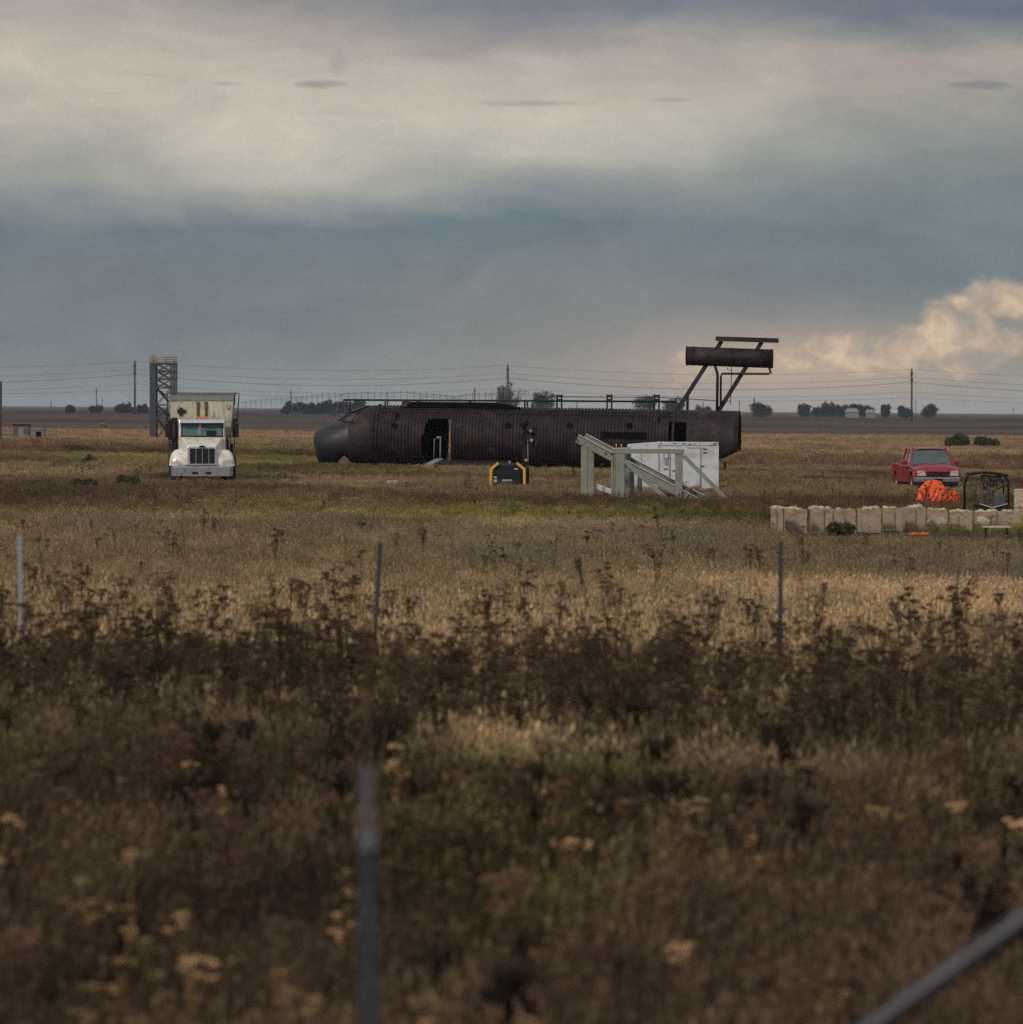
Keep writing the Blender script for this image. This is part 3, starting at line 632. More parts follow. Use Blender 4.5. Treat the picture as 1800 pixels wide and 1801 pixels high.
    MB().box(X(558), X(640), -1.0, 1.0, -.1, .14, .02).build('skid', blackm, t)
    # portholes
    for px in (696, 812, 895, 1003.5, 1107):
        z = Zf(px, 747); a = math.asin((z - zc) / r); cx = X(px) + .11; p = Vector((cx, -r * math.cos(a), zc + r * math.sin(a))); nn = Vector((0, -math.cos(a), math.sin(a)))
        rr = .135 if px != 812 else .11
        MB().cyl(p, nn, rr, .11, 20).build('porthole', darkin if px != 812 else rustsmooth, bar_)
    # long recess on the side
    z = Zf(1100, 764); a = math.asin((z - zc) / r)
    MB().bar((X(1064), -(r + .02) * math.cos(a), z), (X(1142), -(r + .02) * math.cos(a), z), .06, .32).build('side_hatch', darkin, bar_)
    # interior
    MB().box(X(672), X(1258), -1.05, 1.05, .28, .34).build('floor_deck', darkin, t)
    MB().box(X(777), X(779), -.6, -.5, .34, 1.45).tube([(X(768), -.9, .35), (X(769), -.9, 1.35), (X(779), -.9, 1.4), (X(779.5), -.9, .35)], .02, 6).build('inner_post', lightsteel, t)
    MB().lumps((X(777), -.9, 1.42), (.1, .07, .05)).build('valve_box', lightsteel, t)
    MB().box(X(700), X(704), -1.2, 1.2, .3, 2.5).box(X(1160), X(1163), -1.2, 1.2, .3, 2.5).box(X(740), X(742), -.2, 1.2, .3, 2.5).build('bulkhead', darkin, t)
    MB().box(X(752), X(781), .9, 1.33, .36, 2.2).build('inner_panel', darkin, t)
    # stub wing at the doorway
    MB().hexa([(X(770), -3.4, .05), (X(925), -4.2, .05), (X(905), -1.2, .12), (X(780), -1.2, .12), (X(770), -3.4, .16), (X(925), -4.2, .16), (X(905), -1.2, .42), (X(780), -1.2, .42)]).build('stub_wing', rustsmooth, t)
    MB().bar((X(768), -3.4, .16), (X(780), -1.3, .44), .35, .05).build('wing_ramp', lightsteel, t)
    # roof structures
    top = lambda px: zc + r
    rp = MB().tube([(X(603), 0, Zf(603, 701.5)), (X(750), 0, Zf(750, 702.5)), (X(980), 0, Zf(980, 703.5)), (X(1190), 0, Zf(1190, 705))], .045, 8); rp.build('roof_pipe', blackm, t)
    ps = MB()
    ps.tube([(X(614), 0, Zf(614, 701)), (X(615), 0, Zf(615, 722))], .025, 6)
    for px in (677, 681, 709, 733, 736, 825, 828, 923, 928): ps.box(X(px) - .03, X(px) + .03, -.05, .05, 2.75, Zf(px, 702))
    ps.build('pipe_stand', blackm, t)
    MB().hexa([(X(708), -.6, 2.80), (X(716), -.6, 2.80), (X(716), .6, 2.80), (X(708), .6, 2.80), (X(709), -.5, Zf(709, 703)), (X(724), -.5, 3.03), (X(724), .5, 3.03), (X(709), .5, Zf(709, 703))]).build('wing_box', rustsmooth, t)
    MB().prism([(X(712), 2.8), (X(730), 3.04), (X(870), 3.06), (X(890), 3.0), (X(918), 2.82)], -.55, .55, 'y').build('wing_centre', darkin, t)
    up = MB()
    for px in (984, 1072, 1155):
        for dx in (-.105, .105): up.box(X(px) + dx - .035, X(px) + dx + .035, -.06, .06, 2.78, Zf(px, 692))
        for zz in (Zf(px, 694.0), Zf(px, 701)): up.box(X(px) - .07, X(px) + .07, -.04, .04, zz - .06, zz + .03)
    up.box(X(1015) - .015, X(1015) + .015, -.02, .02, 2.8, Zf(1015, 703)).box(X(1209) - .06, X(1209) + .06, -.06, .06, 2.75, Zf(1209, 695))
    up.build('roof_post', blackm, t)
    MB().tube([(X(918), -1.25, Zf(918, 745)), (X(922), -1.0, Zf(922, 725)), (X(931), -.7, Zf(931, 704)), (X(934), -.4, Zf(934, 702))], .02, 6).tube([(X(930), -1.25, Zf(930, 740)), (X(936), -.9, Zf(936, 720)), (X(943), -.6, Zf(943, 702)), (X(950), -.2, Zf(950, 696)), (X(1070), 0, Zf(1070, 696.5)), (X(1155), 0, Zf(1155, 697)), (X(1210), 0, Zf(1210, 700)), (X(1262), 0, Zf(1262, 703))], .02, 6).build('roof_handrail', blackm, t)
    # tail structure
    eL, eR = (X(1205), Zf(1205, 624)), (X(1357), Zf(1357, 629.5)); er = .43
    V = []; Fc = []; n = 32
    for i in range(5):
        k = i / 4
        for j in range(n): a = 2 * math.pi * j / n; V.append((eL[0] + (eR[0] - eL[0]) * k, er * math.cos(a), eL[1] + (eR[1] - eL[1]) * k + er * math.sin(a)))
    for i in range(4):
        for j in range(n): Fc.append((i * n + j, i * n + (j + 1) % n, (i + 1) * n + (j + 1) % n, (i + 1) * n + j))
    mb = MB(); mb.add(V, Fc, True); en = mb.build('engine_tube', rustsmooth, t); en.modifiers.new('s', 'SOLIDIFY').thickness = .04
    q = MB()
    for (p_, zz) in ((1206, 624), (1218, 624.4), (1355, 629.4)):
        ring = ring_tube(X(p_), er + .01, .022, Zf(p_, zz)); q.add(*ring)
    q.build('tube_band', rustsmooth, en)
    MB().cyl((X(1208), 0, Zf(1208, 624)), (1, 0, 0), er - .03, .03, 28).build('end_cap', darkin, en)
    s_ = MB()
    for (a, b) in (((1191, 720), (1267, 598)), ((1264, 720), (1337, 600))):
        s_.bar((X(a[0]), .0, Zf(*a)), (X(b[0]), .0, Zf(*b)), .12, .19)
    s_.build('tail_strut', rustsmooth, t)
    MB().bar((X(1257), 0, Zf(1257, 594)), (X(1366), 0, Zf(1366, 597.5)), .5, .21).build('tail_beam', rustsmooth, t)
    pp = MB().tube([(X(1261), -.1, Zf(1261, 722)), (X(1261), -.1, Zf(1261, 660)), (X(1260), -.1, Zf(1260, 653)), (X(1256), -.1, Zf(1256, 641))], .065, 8)
    pp.tube([(X(1267.5), -.2, Zf(1267, 712)), (X(1267), -.2, Zf(1267, 660)), (X(1268.5), -.2, Zf(1268, 656.5)), (X(1272), -.2, Zf(1272, 655.5)), (X(1350), -.2, Zf(1350, 656)), (X(1354), -.2, Zf(1354, 654)), (X(1351), -.2, Zf(1351, 645))], .05, 8)
    pp.build('gas_pipe', rustsmooth, t)
    MB().tube([(X(1286.5), -.45, Zf(1286, 612)), (X(1286), -.4, Zf(1286, 640)), (X(1285), -.3, Zf(1285, 710))], .016, 6).tube([(X(1268), -.1, Zf(1268, 704)), (X(1285), -.3, Zf(1285, 704))], .016, 6).tube([(X(1278), -.3, Zf(1278, 640)), (X(1279), -.3, Zf(1279, 649)), (X(1286), -.3, Zf(1286, 649))], .016, 6).build('ladder_rod', blackm, t)
    MB().bar((X(1270), 0, .9), (X(1270), 0, -.3), .1, .16).bar((X(1263), -.5, .9), (X(1263), -.5, -.3), .1, .1).build('support_leg', rustsmooth, t)
    MB().box(X(1274), X(1279), -.3, .1, .0, .52, .02).build('red_box', rusty, t)
def ring_tube(x, r, t, zc, zcut=-9, n=40, k=6):
    V = []; Fc = []
    for i in range(n):
        a = 2 * math.pi * i / n
        for j in range(k):
            b = 2 * math.pi * j / k; rr = r + t * math.cos(b); V.append((x + t * math.sin(b), -rr * math.cos(a), max(zcut, zc + rr * math.sin(a))))
    for i in range(n):
        for j in range(k): Fc.append((i * k + j, i * k + (j + 1) % k, ((i + 1) % n) * k + (j + 1) % k, ((i + 1) % n) * k + j))
    return V, Fc, True
fuselage()

# ------------------------------------------------------------------ sage steel frame
def steel_frame():
    y = 184.0; x = (1140 - 900) / F * y; S = F / y * 5.625
    yaw = R(-8); 
    t = thing('steel_ramp_frame', 'sage green welded steel ramp frame with twin sloping rails standing before the white container', 'steel frame', onground(x, y), yaw)
    zx = lambda z: (z - 787) / S / math.cos(yaw); zz = lambda z: (868 - z) / S
    D = 1.6                                  # depth between the two side frames
    for side in (0, 1):
        yy = -D / 2 + side * D; dx = 0.0
        r_ = MB(); a = (zx(120), yy, zz(255)); b = (zx(1345), yy, zz(905 - 0))
        if side: a = (zx(125), yy, zz(246)); b = (zx(1345), yy, zz(884))
        r_.ibeam(a, b, .13, .25, .018); r_.bar(b, (zx(1450), yy, zz(890)), .13, .05)
        ra = r_.build('sloping_rail', sage, t)
        u = Vector(b) - Vector(a); u.normalize(); up = Vector((0, 0, 1)) - u * u.z; up.normalize()
        MB().bar(Vector(a) + up * .131, Vector(b) + up * .131, .13, .010).build('lit_flange_strip', sagelight, ra)  # pale strip paints skylight onto the rail's top flange
        MB().box(zx(160), zx(222), yy - .07, yy + .07, -.05, zz(335)).build('post', sage, t)
        MB().box(zx(500), zx(590), yy - .09, yy + .09, -.05, zz(345)).build('post', sage, t)
        MB().box(zx(455), zx(476), yy - .05, yy + .05, -.05, zz(365)).box(zx(482), zx(494), yy - .05, yy + .05, -.05, zz(360)).build('post', sage, t)
        MB().box(zx(190), zx(1540), yy - .07, yy + .07, -.05, .06).build('base_beam', sage, t)
        MB().box(zx(1450), zx(1530), yy - .12, yy + .12, .061, .085).build('foot_plate', sagelight, t)
        if side == 0:
            MB().bar((zx(470), yy - .02, zz(378)), (zx(1170), yy - .02, zz(384)), .16, .145).build('top_beam', sage, t)
            MB().box(zx(470), zx(1165), yy - .1, yy + .06, zz(354), zz(354) + .012).build('lit_edge_strip', sagelight, t)  # skylight on the beam's top edge, painted as a pale slab
            MB().box(zx(1085), zx(1155), yy - .07, yy + .07, -.05, zz(404)).build('post', sage, t)
            MB().bar((zx(1165), yy, zz(425)), (zx(1620), yy, zz(885)), .1, .12).build('diagonal_brace', sage, t)
            MB().bar((zx(585), yy - .13, zz(470)), (zx(1050), yy - .13, zz(890)), .1, .14).build('diagonal_brace', sage, t)
            MB().box(zx(1050), zx(1150), yy - .14, yy + .14, -.04, .03).build('foot_plate', sage, t)
        else:
            MB().box(zx(655), zx(700), yy - .07, yy + .07, -.05, zz(590)).build('post', sage, t)
    MB().bar((zx(190), -D / 2, zz(330)), (zx(190), D / 2, zz(330)), .12, .1).bar((zx(545), -D / 2 + .1, zz(420)), (zx(545), D / 2 - .1, zz(420)), .12, .2).bar((zx(190), -D / 2 + .08, .1), (zx(190), D / 2 - .08, .1), .1, .08).bar((zx(1120), -D / 2, .1), (zx(1120), D / 2, .1), .1, .08).build('cross_beam', sage, t)
    MB().bar((zx(240), D / 2 + .3, zz(735)), (zx(480), -D / 2, zz(790)), .08, .14).build('cross_beam', sagelight, t)
    MB().box(zx(600), zx(645), .1, .2, 0, zz(585)).build('gusset_plate', sage, t)
    MB().tube([(zx(490), -.4, zz(350)), (zx(490), -.4, zz(308))], .012, 6).tube([(zx(540), -.4, zz(350)), (zx(540), -.4, zz(312))], .012, 6).build('rod', sagelight, t)
    for (hx, hy) in ((400, 385), (460, 393), (122, 255)): MB().cyl((zx(hx), -D / 2 - .07, zz(hy + 14)), (0, 1, 0), .028, .02, 12).build('bolt_hole', blackm, t)
    m = thing('scrap_machinery', 'dark rusty hub and gear scrap lying under the sloping steel rails', 'scrap metal', onground(x + .95, y + .2))
    MB().cyl((0, 0, .32), (.3, 1, 0), .22, .12, 20).cyl((.0, .0, .32), (.3, 1, 0), .10, .3, 12).build('hub', blackm, m)
    MB().cyl((.28, .1, .26), (1, .5, .2), .14, .3, 14).lumps((-.35, .05, .2), (.28, .12, .09)).lumps((.2, 0, .06), (.25, .15, .12)).build('gearbox', brown, m)
steel_frame()

# ------------------------------------------------------------------ white container
def container():
    y = 205.0; S = F / y; x = (1184 - 900) / F * y
    t = thing('storage_container', 'low white storage container with rusted top edge behind the green steel frame', 'container', onground(x, y, -.02), R(-2))
    X = lambda px: (px - 1184) / S; g = EYE - float(gz(x, y)); Z = lambda py: g - (py - HOR) / S
    b = MB().prism([(X(1104), .02), (X(1264), .02), (X(1264), Z(777)), (X(1158), Z(776.5)), (X(1104), Z(780.5))], 0, 2.4, 'y', .01).build('body', contw, t)
    MB().box(X(1158), X(1264) - .003, -.03, -.002, Z(782), Z(777) - .004).build('top_rail', contw, b)
    random.seed(12); rp_ = MB()
    for k in range(34):
        px = random.uniform(1200, 1232) if k < 22 else random.uniform(1251, 1263); w_ = random.uniform(.3, 1.6); h0 = random.uniform(777.5, 781); rp_.box(X(px - w_), X(px + w_), -.034 - k * .0002, -.0305, Z(h0 + random.uniform(.5, 1.8)), Z(h0))
    rp_.build('top_rust', rusty, b)
    MB().box(X(1262.5), X(1264.6), -.035, .05, .05, Z(783)).build('corner_post', contw, b)
    d = MB().box(X(1158.5), X(1160), -.02, -.002, .1, Z(783)).box(X(1128), X(1128.8), -.015, -.002, .1, Z(790)).box(X(1209), X(1240), -.015, -.002, Z(787), Z(786)); d.build('door_seam', greym, b)
    r = MB()
    for px in (1178, 1232): r.cyl((X(px), -.05, .85), (0, 0, 1), .014, 1.4, 6)
    r.build('lock_bar', lightsteel, b)
    h = MB()
    for (px, py) in ((1240, 788), (1240, 794), (1235, 818), (1235, 831), (1171, 823), (1186, 826)): h.box(X(px) - .07, X(px) + .07, -.06, -.003, Z(py) - .01, Z(py) + .012)
    h.build('door_hinge', greym, b)
    MB().box(X(1167.5), X(1176.5), -.03, -.003, Z(806), Z(794.5)).build('placard_frame', greym, b)
    MB().box(X(1169.5), X(1174.8), -.036, -.031, Z(804), Z(797)).build('placard', contw, b)
    MB().box(X(1170), X(1175), -.03, -.003, Z(793.5), Z(791)).build('placard_mark', rusty, b)
    MB().box(X(1170), X(1178), -.008, -.003, Z(818), Z(808)).build('worn_patch', greym, b)
    MB().box(X(1163) - .04, X(1163) + .04, -.034, -.031, Z(779.5), Z(777.8)).box(X(1188) - .06, X(1188) + .04, -.034, -.031, Z(779.8), Z(778)).build('casting_hole', blackm, b)
container()

# ------------------------------------------------------------------ light tower
def light_tower():
    x, y = at(893, 859); S = F / y
    t = thing('light_tower', 'black mobile light tower with yellow guard bars and stubby lamp mast beside the fuselage', 'light tower', onground(x, y))
    X = lambda px: (px - 893) / S; Z = lambda py: (859 - py) / S
    h = MB().box(X(868), X(920), -.1, 1.1, .12, Z(816), .05).box(X(920), X(931), .1, .8, .1, Z(820), .03).box(X(874), X(916), -.14, -.1, .12, .55, .02).build('housing', blackm, t)
    for s in (-1, 1):
        c = 893
        pts = [(X(c + s * 29.5), -.15, 0.0), (X(c + s * 29.5), -.15, Z(824)), (X(c + s * 16), -.15, Z(814))]
        MB().bar(pts[0], (pts[1][0], -.15, Z(823)), .09, .09, (0, 1, 0)).bar((pts[1][0] - s * .0, -.15, Z(825)), pts[2], .09, .088, (0, 1, 0)).build('guard_bar', yellow, t)
    MB().box(X(883), X(901), -.16, -.141, Z(847), Z(843)).box(X(890), X(896), -.16, -.145, Z(852), Z(851)).build('bright_plate', lightsteel, h)
    MB().box(X(868.5), X(876), -.13, -.101, Z(848), Z(843)).box(X(869), X(874), -.13, -.101, Z(841), Z(838)).box(X(905), X(911.5), -.12, -.101, Z(826), Z(823.5)).build('warning_label', boardm, h)
    for s in (-1, 1): MB().cyl((s * .50, .55, .27), (1, 0, 0), .27, .17, 24).build('wheel', rubber, t)
    MB().bar((X(893), -.2, .2), (X(893), -1.0, .12), .08, .08).lumps((X(893), -.6, .16), (.35, .2, .1)).build('drawbar', blackm, t)
    m = MB().box(X(919), X(927), .2, .36, .4, Z(775)).bar((X(928.5), .25, Z(812)), (X(928.3), .25, Z(773)), .02, .02).box(X(921), X(925), .22, .3, Z(775), Z(745)).build('mast', blackm, t)
    MB().bar((X(929), .2, Z(812)), (X(928.5), .2, Z(772)), .022, .022).bar((X(920.3), .15, Z(800)), (X(920.3), .15, Z(790)), .03, .02).lumps((X(926), .15, Z(810)), (.06, .05, .05)).lumps((X(897), -.05, Z(813)), (.03, .03, .05)).build('cable_conduit', lightsteel, m)
    random.seed(3)
    for k, (px, py) in enumerate(((918, 747), (926, 744), (922, 753), (932, 757), (938, 764), (930, 768), (941, 755), (934, 774), (943, 778), (926, 762))):
        c = Vector((X(px), .1 + random.uniform(-.2, .2), Z(py))); ax = Vector((random.uniform(-.6, .6), -1, random.uniform(-.5, .3)))
        l = MB().tube([c - ax.normalized() * .05, c + ax.normalized() * .06], .04, 10, True, .09).bar(c, (X(924), .25, Z(py + 5)), .018, .018).build('flood_lamp', blackm, t)
        if k in (3, 7): MB().cyl(c + ax.normalized() * .062, ax, .06, .01, 10).build('lamp_glass', lens, l)
light_tower()

# ------------------------------------------------------------------ observation stair tower
def stair_tower():
    x, y = at(286, 774); S = F / y
    t = thing('stair_tower', 'open steel stair tower with dark blue wall behind the dump truck', 'tower', onground(x, y, -.1))
    X = lambda px: (px - 286) / S; Z = lambda py: (774 - py) / S + .1
    MB().box(X(263.3), X(273), 0, 2.2, 0, Z(638.5)).build('wall_panel', towerblue, t)
    f = MB()
    for px in (273.5, 300, 303.5, 308.5):
        for yy in (.05, 2.15): f.box(X(px) - .045, X(px) + .045, yy - .045, yy + .045, 0, Z(640))
    f.build('corner_post', towerdark, t)
    for py in (640, 653, 667, 682, 712, 735):
        MB().box(X(273), X(309), -.0, 2.2, Z(py) - .06, Z(py) + (.10 if py in (640, 667) else .05)).build('deck', towerdark, t)
    b = MB()
    lv = (640, 653, 667, 682, 712, 735, 772)
    for i in range(len(lv) - 1):
        for yy in (.02, 2.18):
            b.bar((X(274), yy, Z(lv[i])), (X(300), yy, Z(lv[i + 1])), .05, .09); b.bar((X(300), yy, Z(lv[i])), (X(274), yy, Z(lv[i + 1])), .04, .05)
    b.build('cross_brace', towerdark, t)
    s = MB()
    for i in range(len(lv) - 1): s.bar((X(276), 1.0, Z(lv[i] + (2 if i % 2 else 10))), (X(300), 1.0, Z(lv[i + 1] - (10 if i % 2 else 0))), .8, .06)
    s.build('stair_flight', towerdark, t)
    r = MB()
    for yy in (0, 2.2):
        for py in (628.0, 632, 635.5): r.tube([(X(264), yy, Z(py)), (X(308.5), yy, Z(py))], .035, 6)
        for px in (264, 268, 273, 291, 305, 308.5): r.tube([(X(px), yy, Z(639)), (X(px), yy, Z(628 if px > 273 else 623))], .035, 6)
    for px in (264, 308.5): r.tube([(X(px), 0, Z(628)), (X(px), 2.2, Z(628))], .035, 6)
    r.tube([(X(268.5), 1, Z(639)), (X(268.5), 1, Z(621))], .03, 6).build('railing', towerrail, t)
stair_tower()

# ------------------------------------------------------------------ poles, wires, irrigation
def pole(px, top, base, dist, r, label, arms=(), group=None, name='power_pole'):
    x = (px - 900) / F * dist; z = float(gz(x, dist)); zt = EYE - (top - HOR) / F * dist
    t = thing(name, label, 'power pole', (x, dist, z), 0, group)
    MB().tube([(0, 0, -.3), (0, 0, (zt - z) * .5), (0, 0, zt - z)], r, 10, True, r * .7).build('shaft', wood, t)
    for a, wd in arms:
        q = MB(); q.box(-wd * .2, wd * .2, -wd, wd, zt - z - a - .12, zt - z - a + .12).cyl((0, -r, zt - z - a - .9), (0, 0, 1), r * 1.2, .9, 10)
        q.build('crossarm', wood, t)
    return x, dist, zt
gp = 'tall wooden power poles across the far field'
pl = []
for (px, top, lab) in ((237.5, 634, 'tall wooden power pole just left of the stair tower'), (893.5, 641, 'tall wooden power pole rising from the leafy tree above the fuselage'), (1604, 648, 'tall wooden power pole standing alone right of the far farm trees')):
    pl.append(pole(px, top, 0, 1800, .36, lab, ((.6, 1.2), (2.6, 1.2)), gp))
pl = [(pl[0][0] - 118, 1800, pl[0][2] + .6)] + pl + [(pl[-1][0] + 120, 1800, pl[-1][2] - 1)]
for (x, y, z) in (pl[0], pl[-1]):          # the next two poles of the same line, outside the picture
    pass
gw = 'overhead wires between the tall poles'
for k, (dz, dy, sag, lab) in enumerate(((-.3, -.8, 2.2, 'topmost overhead wire sagging between the tall poles'), (-2.6, .8, 2.6, 'second overhead wire from the top between the tall poles'), (-4.2, -.8, 2.9, 'third overhead wire from the top between the tall poles'), (-7.2, .6, 2.2, 'fourth overhead wire from the top between the tall poles'), (-9.0, -.6, 1.6, 'lowest overhead wire crossing just above the far trees'))):
    m_ = MB()
    for i in range(len(pl) - 1):
        a, b = Vector(pl[i]), Vector(pl[i + 1]); pts = []
        for j in range(17):
            s = j / 16; p = a.lerp(b, s); pts.append((p.x, p.y + dy, p.z + dz - sag * 4 * s * (1 - s)))
        m_.tube(pts, .035 if k != 2 else .055, 5, True)
    tag(m_.build('overhead_wire', wirem), lab, 'power line', gw)
gs = 'small distant poles along the horizon'
for (px, top, dist, lab) in ((170, 683, 2600, 'short distant pole over the flat dark field at far left'), (180, 700, 3200, 'faint distant pole right beside a taller short pole at far left'), (90, 705, 3200, 'faint stubby distant pole nearest the left picture edge'),
                             (512, 686, 2600, 'short distant pole above the left end of the close tree row'), (835, 682, 2400, 'short distant pole just left of the big tree above the fuselage'), (1237, 706, 2700, 'small distant pole seen under the raised tail tube'),
                             (1301, 704, 2700, 'small distant pole left of the round tree beyond the tail'), (1327, 699, 2600, 'small distant pole rising behind the round tree beyond the tail'), (1611, 703, 3000, 'small distant pole just right of the tall pole by the farm trees'), (1783, 716, 3200, 'faint distant pole near the right picture edge')):
    pole(px, top, 0, dist, .28 if dist < 2700 else .2, lab, ((.4, .8),), gs, 'utility_pole')
# left-edge post
x, y = at(1.0, 777); t = thing('wooden_post', 'dark square post at the left edge beside the field sheds', 'post', onground(x, y)); MB().box(-.1, .1, -.1, .1, -.2, 4.2, .01).build('shaft', wood, t)

def irrigator():
    t = thing('pivot_irrigator', 'long arched pivot irrigation boom strung across the horizon behind the close tree row', 'irrigator', (0, 0, 0))
    ctrl = [(425, 708, 2600), (520, 700, 2200), (600, 694, 1950), (680, 691.5, 1850), (742, 693, 1850), (800, 699, 1950), (862, 692, 1800), (930, 688, 1750)]
    P3 = [Vector(((a - 900) / F * d_, d_, EYE - (b - HOR) / F * d_)) for a, b, d_ in ctrl]
    pipe = []
    for i in range(len(P3) - 1):
        for j in range(12): pipe.append(P3[i].lerp(P3[i + 1], j / 12) + Vector((0, 0, .35 * math.sin(math.pi * j / 12))))
    pipe.append(P3[-1])
    MB().tube(pipe, .09, 6).build('main_pipe', galv, t)
    tr = MB()
    for i in range(0, len(pipe) - 4, 4): tr.bar(pipe[i], pipe[i + 2] - Vector((0, 0, .9)), .06, .06); tr.bar(pipe[i + 2] - Vector((0, 0, .9)), pipe[i + 4], .06, .06)
    for i in range(2, len(pipe) - 4, 4): tr.bar(pipe[i] - Vector((0, 0, .9)), pipe[i + 4] - Vector((0, 0, .9)), .05, .05)
    tr.build('truss', galv, t)
    nx = 432.0
    for i in range(len(pipe) - 1):
        pa, pb = [900 + F * p.x / p.y for p in (pipe[i], pipe[i + 1])]
        while nx < pb:
            p = pipe[i].lerp(pipe[i + 1], (nx - pa) / (pb - pa)); MB().tube([p + Vector((0, 0, .7)), p - Vector((0, 0, 2.9))], .10, 5).build('drop_hose', galv, t); nx += 9.0 if nx < 560 else 11.5
    for p in P3[1:]:
        z = float(gz(p.x, p.y)); q = MB()
        q.bar(p, (p.x - 1.8, p.y + .5, z + .6), .1, .1).bar(p, (p.x + 1.8, p.y + .5, z + .6), .1, .1).bar((p.x - 1.8, p.y + .5, z + .6), (p.x + 1.8, p.y + .5, z + .6), .12, .12)
        w_ = q.build('wheel_tower', galv, t)
        MB().cyl((p.x - 1.8, p.y + .5, z + .6), (0, 1, 0), .6, .3, 14).cyl((p.x + 1.8, p.y + .5, z + .6), (0, 1, 0), .6, .3, 14).build('wheel', rubber, w_)
irrigator()

# ------------------------------------------------------------------ trees
dk = leafmat('dark_tree_foliage', (.022, .034, .03)); dkg = leafmat('dark_shrub_foliage', (.07, .078, .042)); bare = leafmat('greyish_bare_twigs', (.08, .07, .065), .2, .1)
def leafcloud(ells, n, size, flat=.5):
    V = []; Fc = []
    vol = [a * b * c for _, (a, b, c) in ells]; tot = sum(vol)
    for (c, s), v in zip(ells, vol):
        for _ in range(int(n * v / tot) + 20):
            d_ = rng.normal(size=3); d_ /= np.linalg.norm(d_); rr = rng.uniform(.3, 1.3) ** .55
            p = np.array(c) + d_ * rr * np.array(s)
            a = rng.normal(size=3); a /= np.linalg.norm(a); b = np.cross(a, rng.normal(size=3)); b /= np.linalg.norm(b)
            k = size * rng.uniform(.5, 1.2); o = len(V)
            V += [tuple(p - a * k), tuple(p + b * k * .7), tuple(p + a * k), tuple(p - b * k * .7)]; Fc.append((o, o + 1, o + 2, o + 3))
    for (c, s) in ells:                       # ragged sprays beyond the outline
        for _ in range(7):
            d_ = rng.normal(size=3); d_[2] = abs(d_[2]) * .8; d_ /= np.linalg.norm(d_); L_ = rng.uniform(1.05, 1.55)
            for q_ in range(16):
                p = np.array(c) + d_ * np.array(s) * L_ * (.5 + .5 * q_ / 15) + rng.normal(size=3) * size * .5; a = rng.normal(size=3); a /= np.linalg.norm(a); b = np.cross(a, rng.normal(size=3)); b /= np.linalg.norm(b); k = size * rng.uniform(.35, .8); o = len(V)
                V += [tuple(p - a * k), tuple(p + b * k * .7), tuple(p + a * k), tuple(p - b * k * .7)]; Fc.append((o, o + 1, o + 2, o + 3))
    m_ = MB(); m_.add(V, Fc); return m_
def tree(px, top, wpx, dist, label, kind='round', group=None, cat='tree', name='broadleaf_tree'):
    x = (px - 900) / F * dist; z = float(gz(x, dist)); zt = EYE - (top - HOR) / F * dist - z; hw = wpx / F * dist / 2
    t = thing(name, label, cat, (x, dist, z), 0, group)
    h = zt; rs = random.Random(int(px * 7 + top))
    tk = MB().tube([(0, 0, -.2), (hw * .05, 0, h * .3), (0, 0, h * .75)], max(.12, h * .035), 7, True, .05)
    if kind != 'conifer':
        for _ in range(6):
            a = rs.uniform(0, 6.28); tk.tube([(0, 0, h * rs.uniform(.2, .4)), (hw * .4 * math.cos(a), hw * .4 * math.sin(a), h * .55), (hw * .7 * math.cos(a), hw * .7 * math.sin(a), h * rs.uniform(.6, .85))], h * .015, 5, True, .02)
    tk.build('trunk', bark, t)
    if kind == 'conifer':
        ells = [((rs.uniform(-.1, .1) * hw, 0, h * (.1 + .8 * i / 7)), (hw * (1 - i / 8) + .15, hw * (1 - i / 8) + .15, h * .11)) for i in range(8)]
    elif kind == 'bush':
        ells = [((rs.uniform(-.6, .6) * hw, rs.uniform(-.5, .5) * hw, h * rs.uniform(.25, .55)), (hw * rs.uniform(.3, .5), hw * .4, h * rs.uniform(.3, .45))) for _ in range(9)]
    elif kind == 'bare':
        ells = [((rs.uniform(-.55, .1) * hw, rs.uniform(-.3, .3) * hw, h * rs.uniform(.3, .7)), (hw * rs.uniform(.2, .38), hw * .3, h * rs.uniform(.12, .2))) for _ in range(9)] + [((-.05 * hw, 0, h * .85), (hw * .16, hw * .2, h * .12)), ((-.3 * hw, 0, h * .22), (hw * .7, hw * .4, h * .16))]
        b = MB()
        for _ in range(30):
            x0 = rs.uniform(0, .35) * hw; a = rs.uniform(.2, 1.2); l = h * rs.uniform(.3, .6)
            p0 = Vector((x0, rs.uniform(-.4, .4) * hw, h * .25)); p1 = p0 + Vector((math.cos(a) * .6 * l, rs.uniform(-.3, .3) * l, math.sin(a) * l)); b.tube([p0, p0.lerp(p1, .5) + Vector((.1, 0, .3)), p1], .09, 4, True, .03)
        b.build('bare_branches', bare, t)
    else:
        ells = [((rs.uniform(-.6, .6) * hw, rs.uniform(-.5, .5) * hw, h * rs.uniform(.38, .78)), (hw * rs.uniform(.28, .46), hw * .4, h * rs.uniform(.14, .24))) for _ in range(11)] + [((0, 0, h * .32), (hw * .8, hw * .6, h * .28))]
    size = .35 if dist > 1000 else .00032 * dist + .01
    leafcloud(ells, 2400 if dist > 1000 else 7000, size).build('crown', dk if dist > 1000 else dkg, t)
gc = 'trees in a close row on the horizon left of the fuselage'
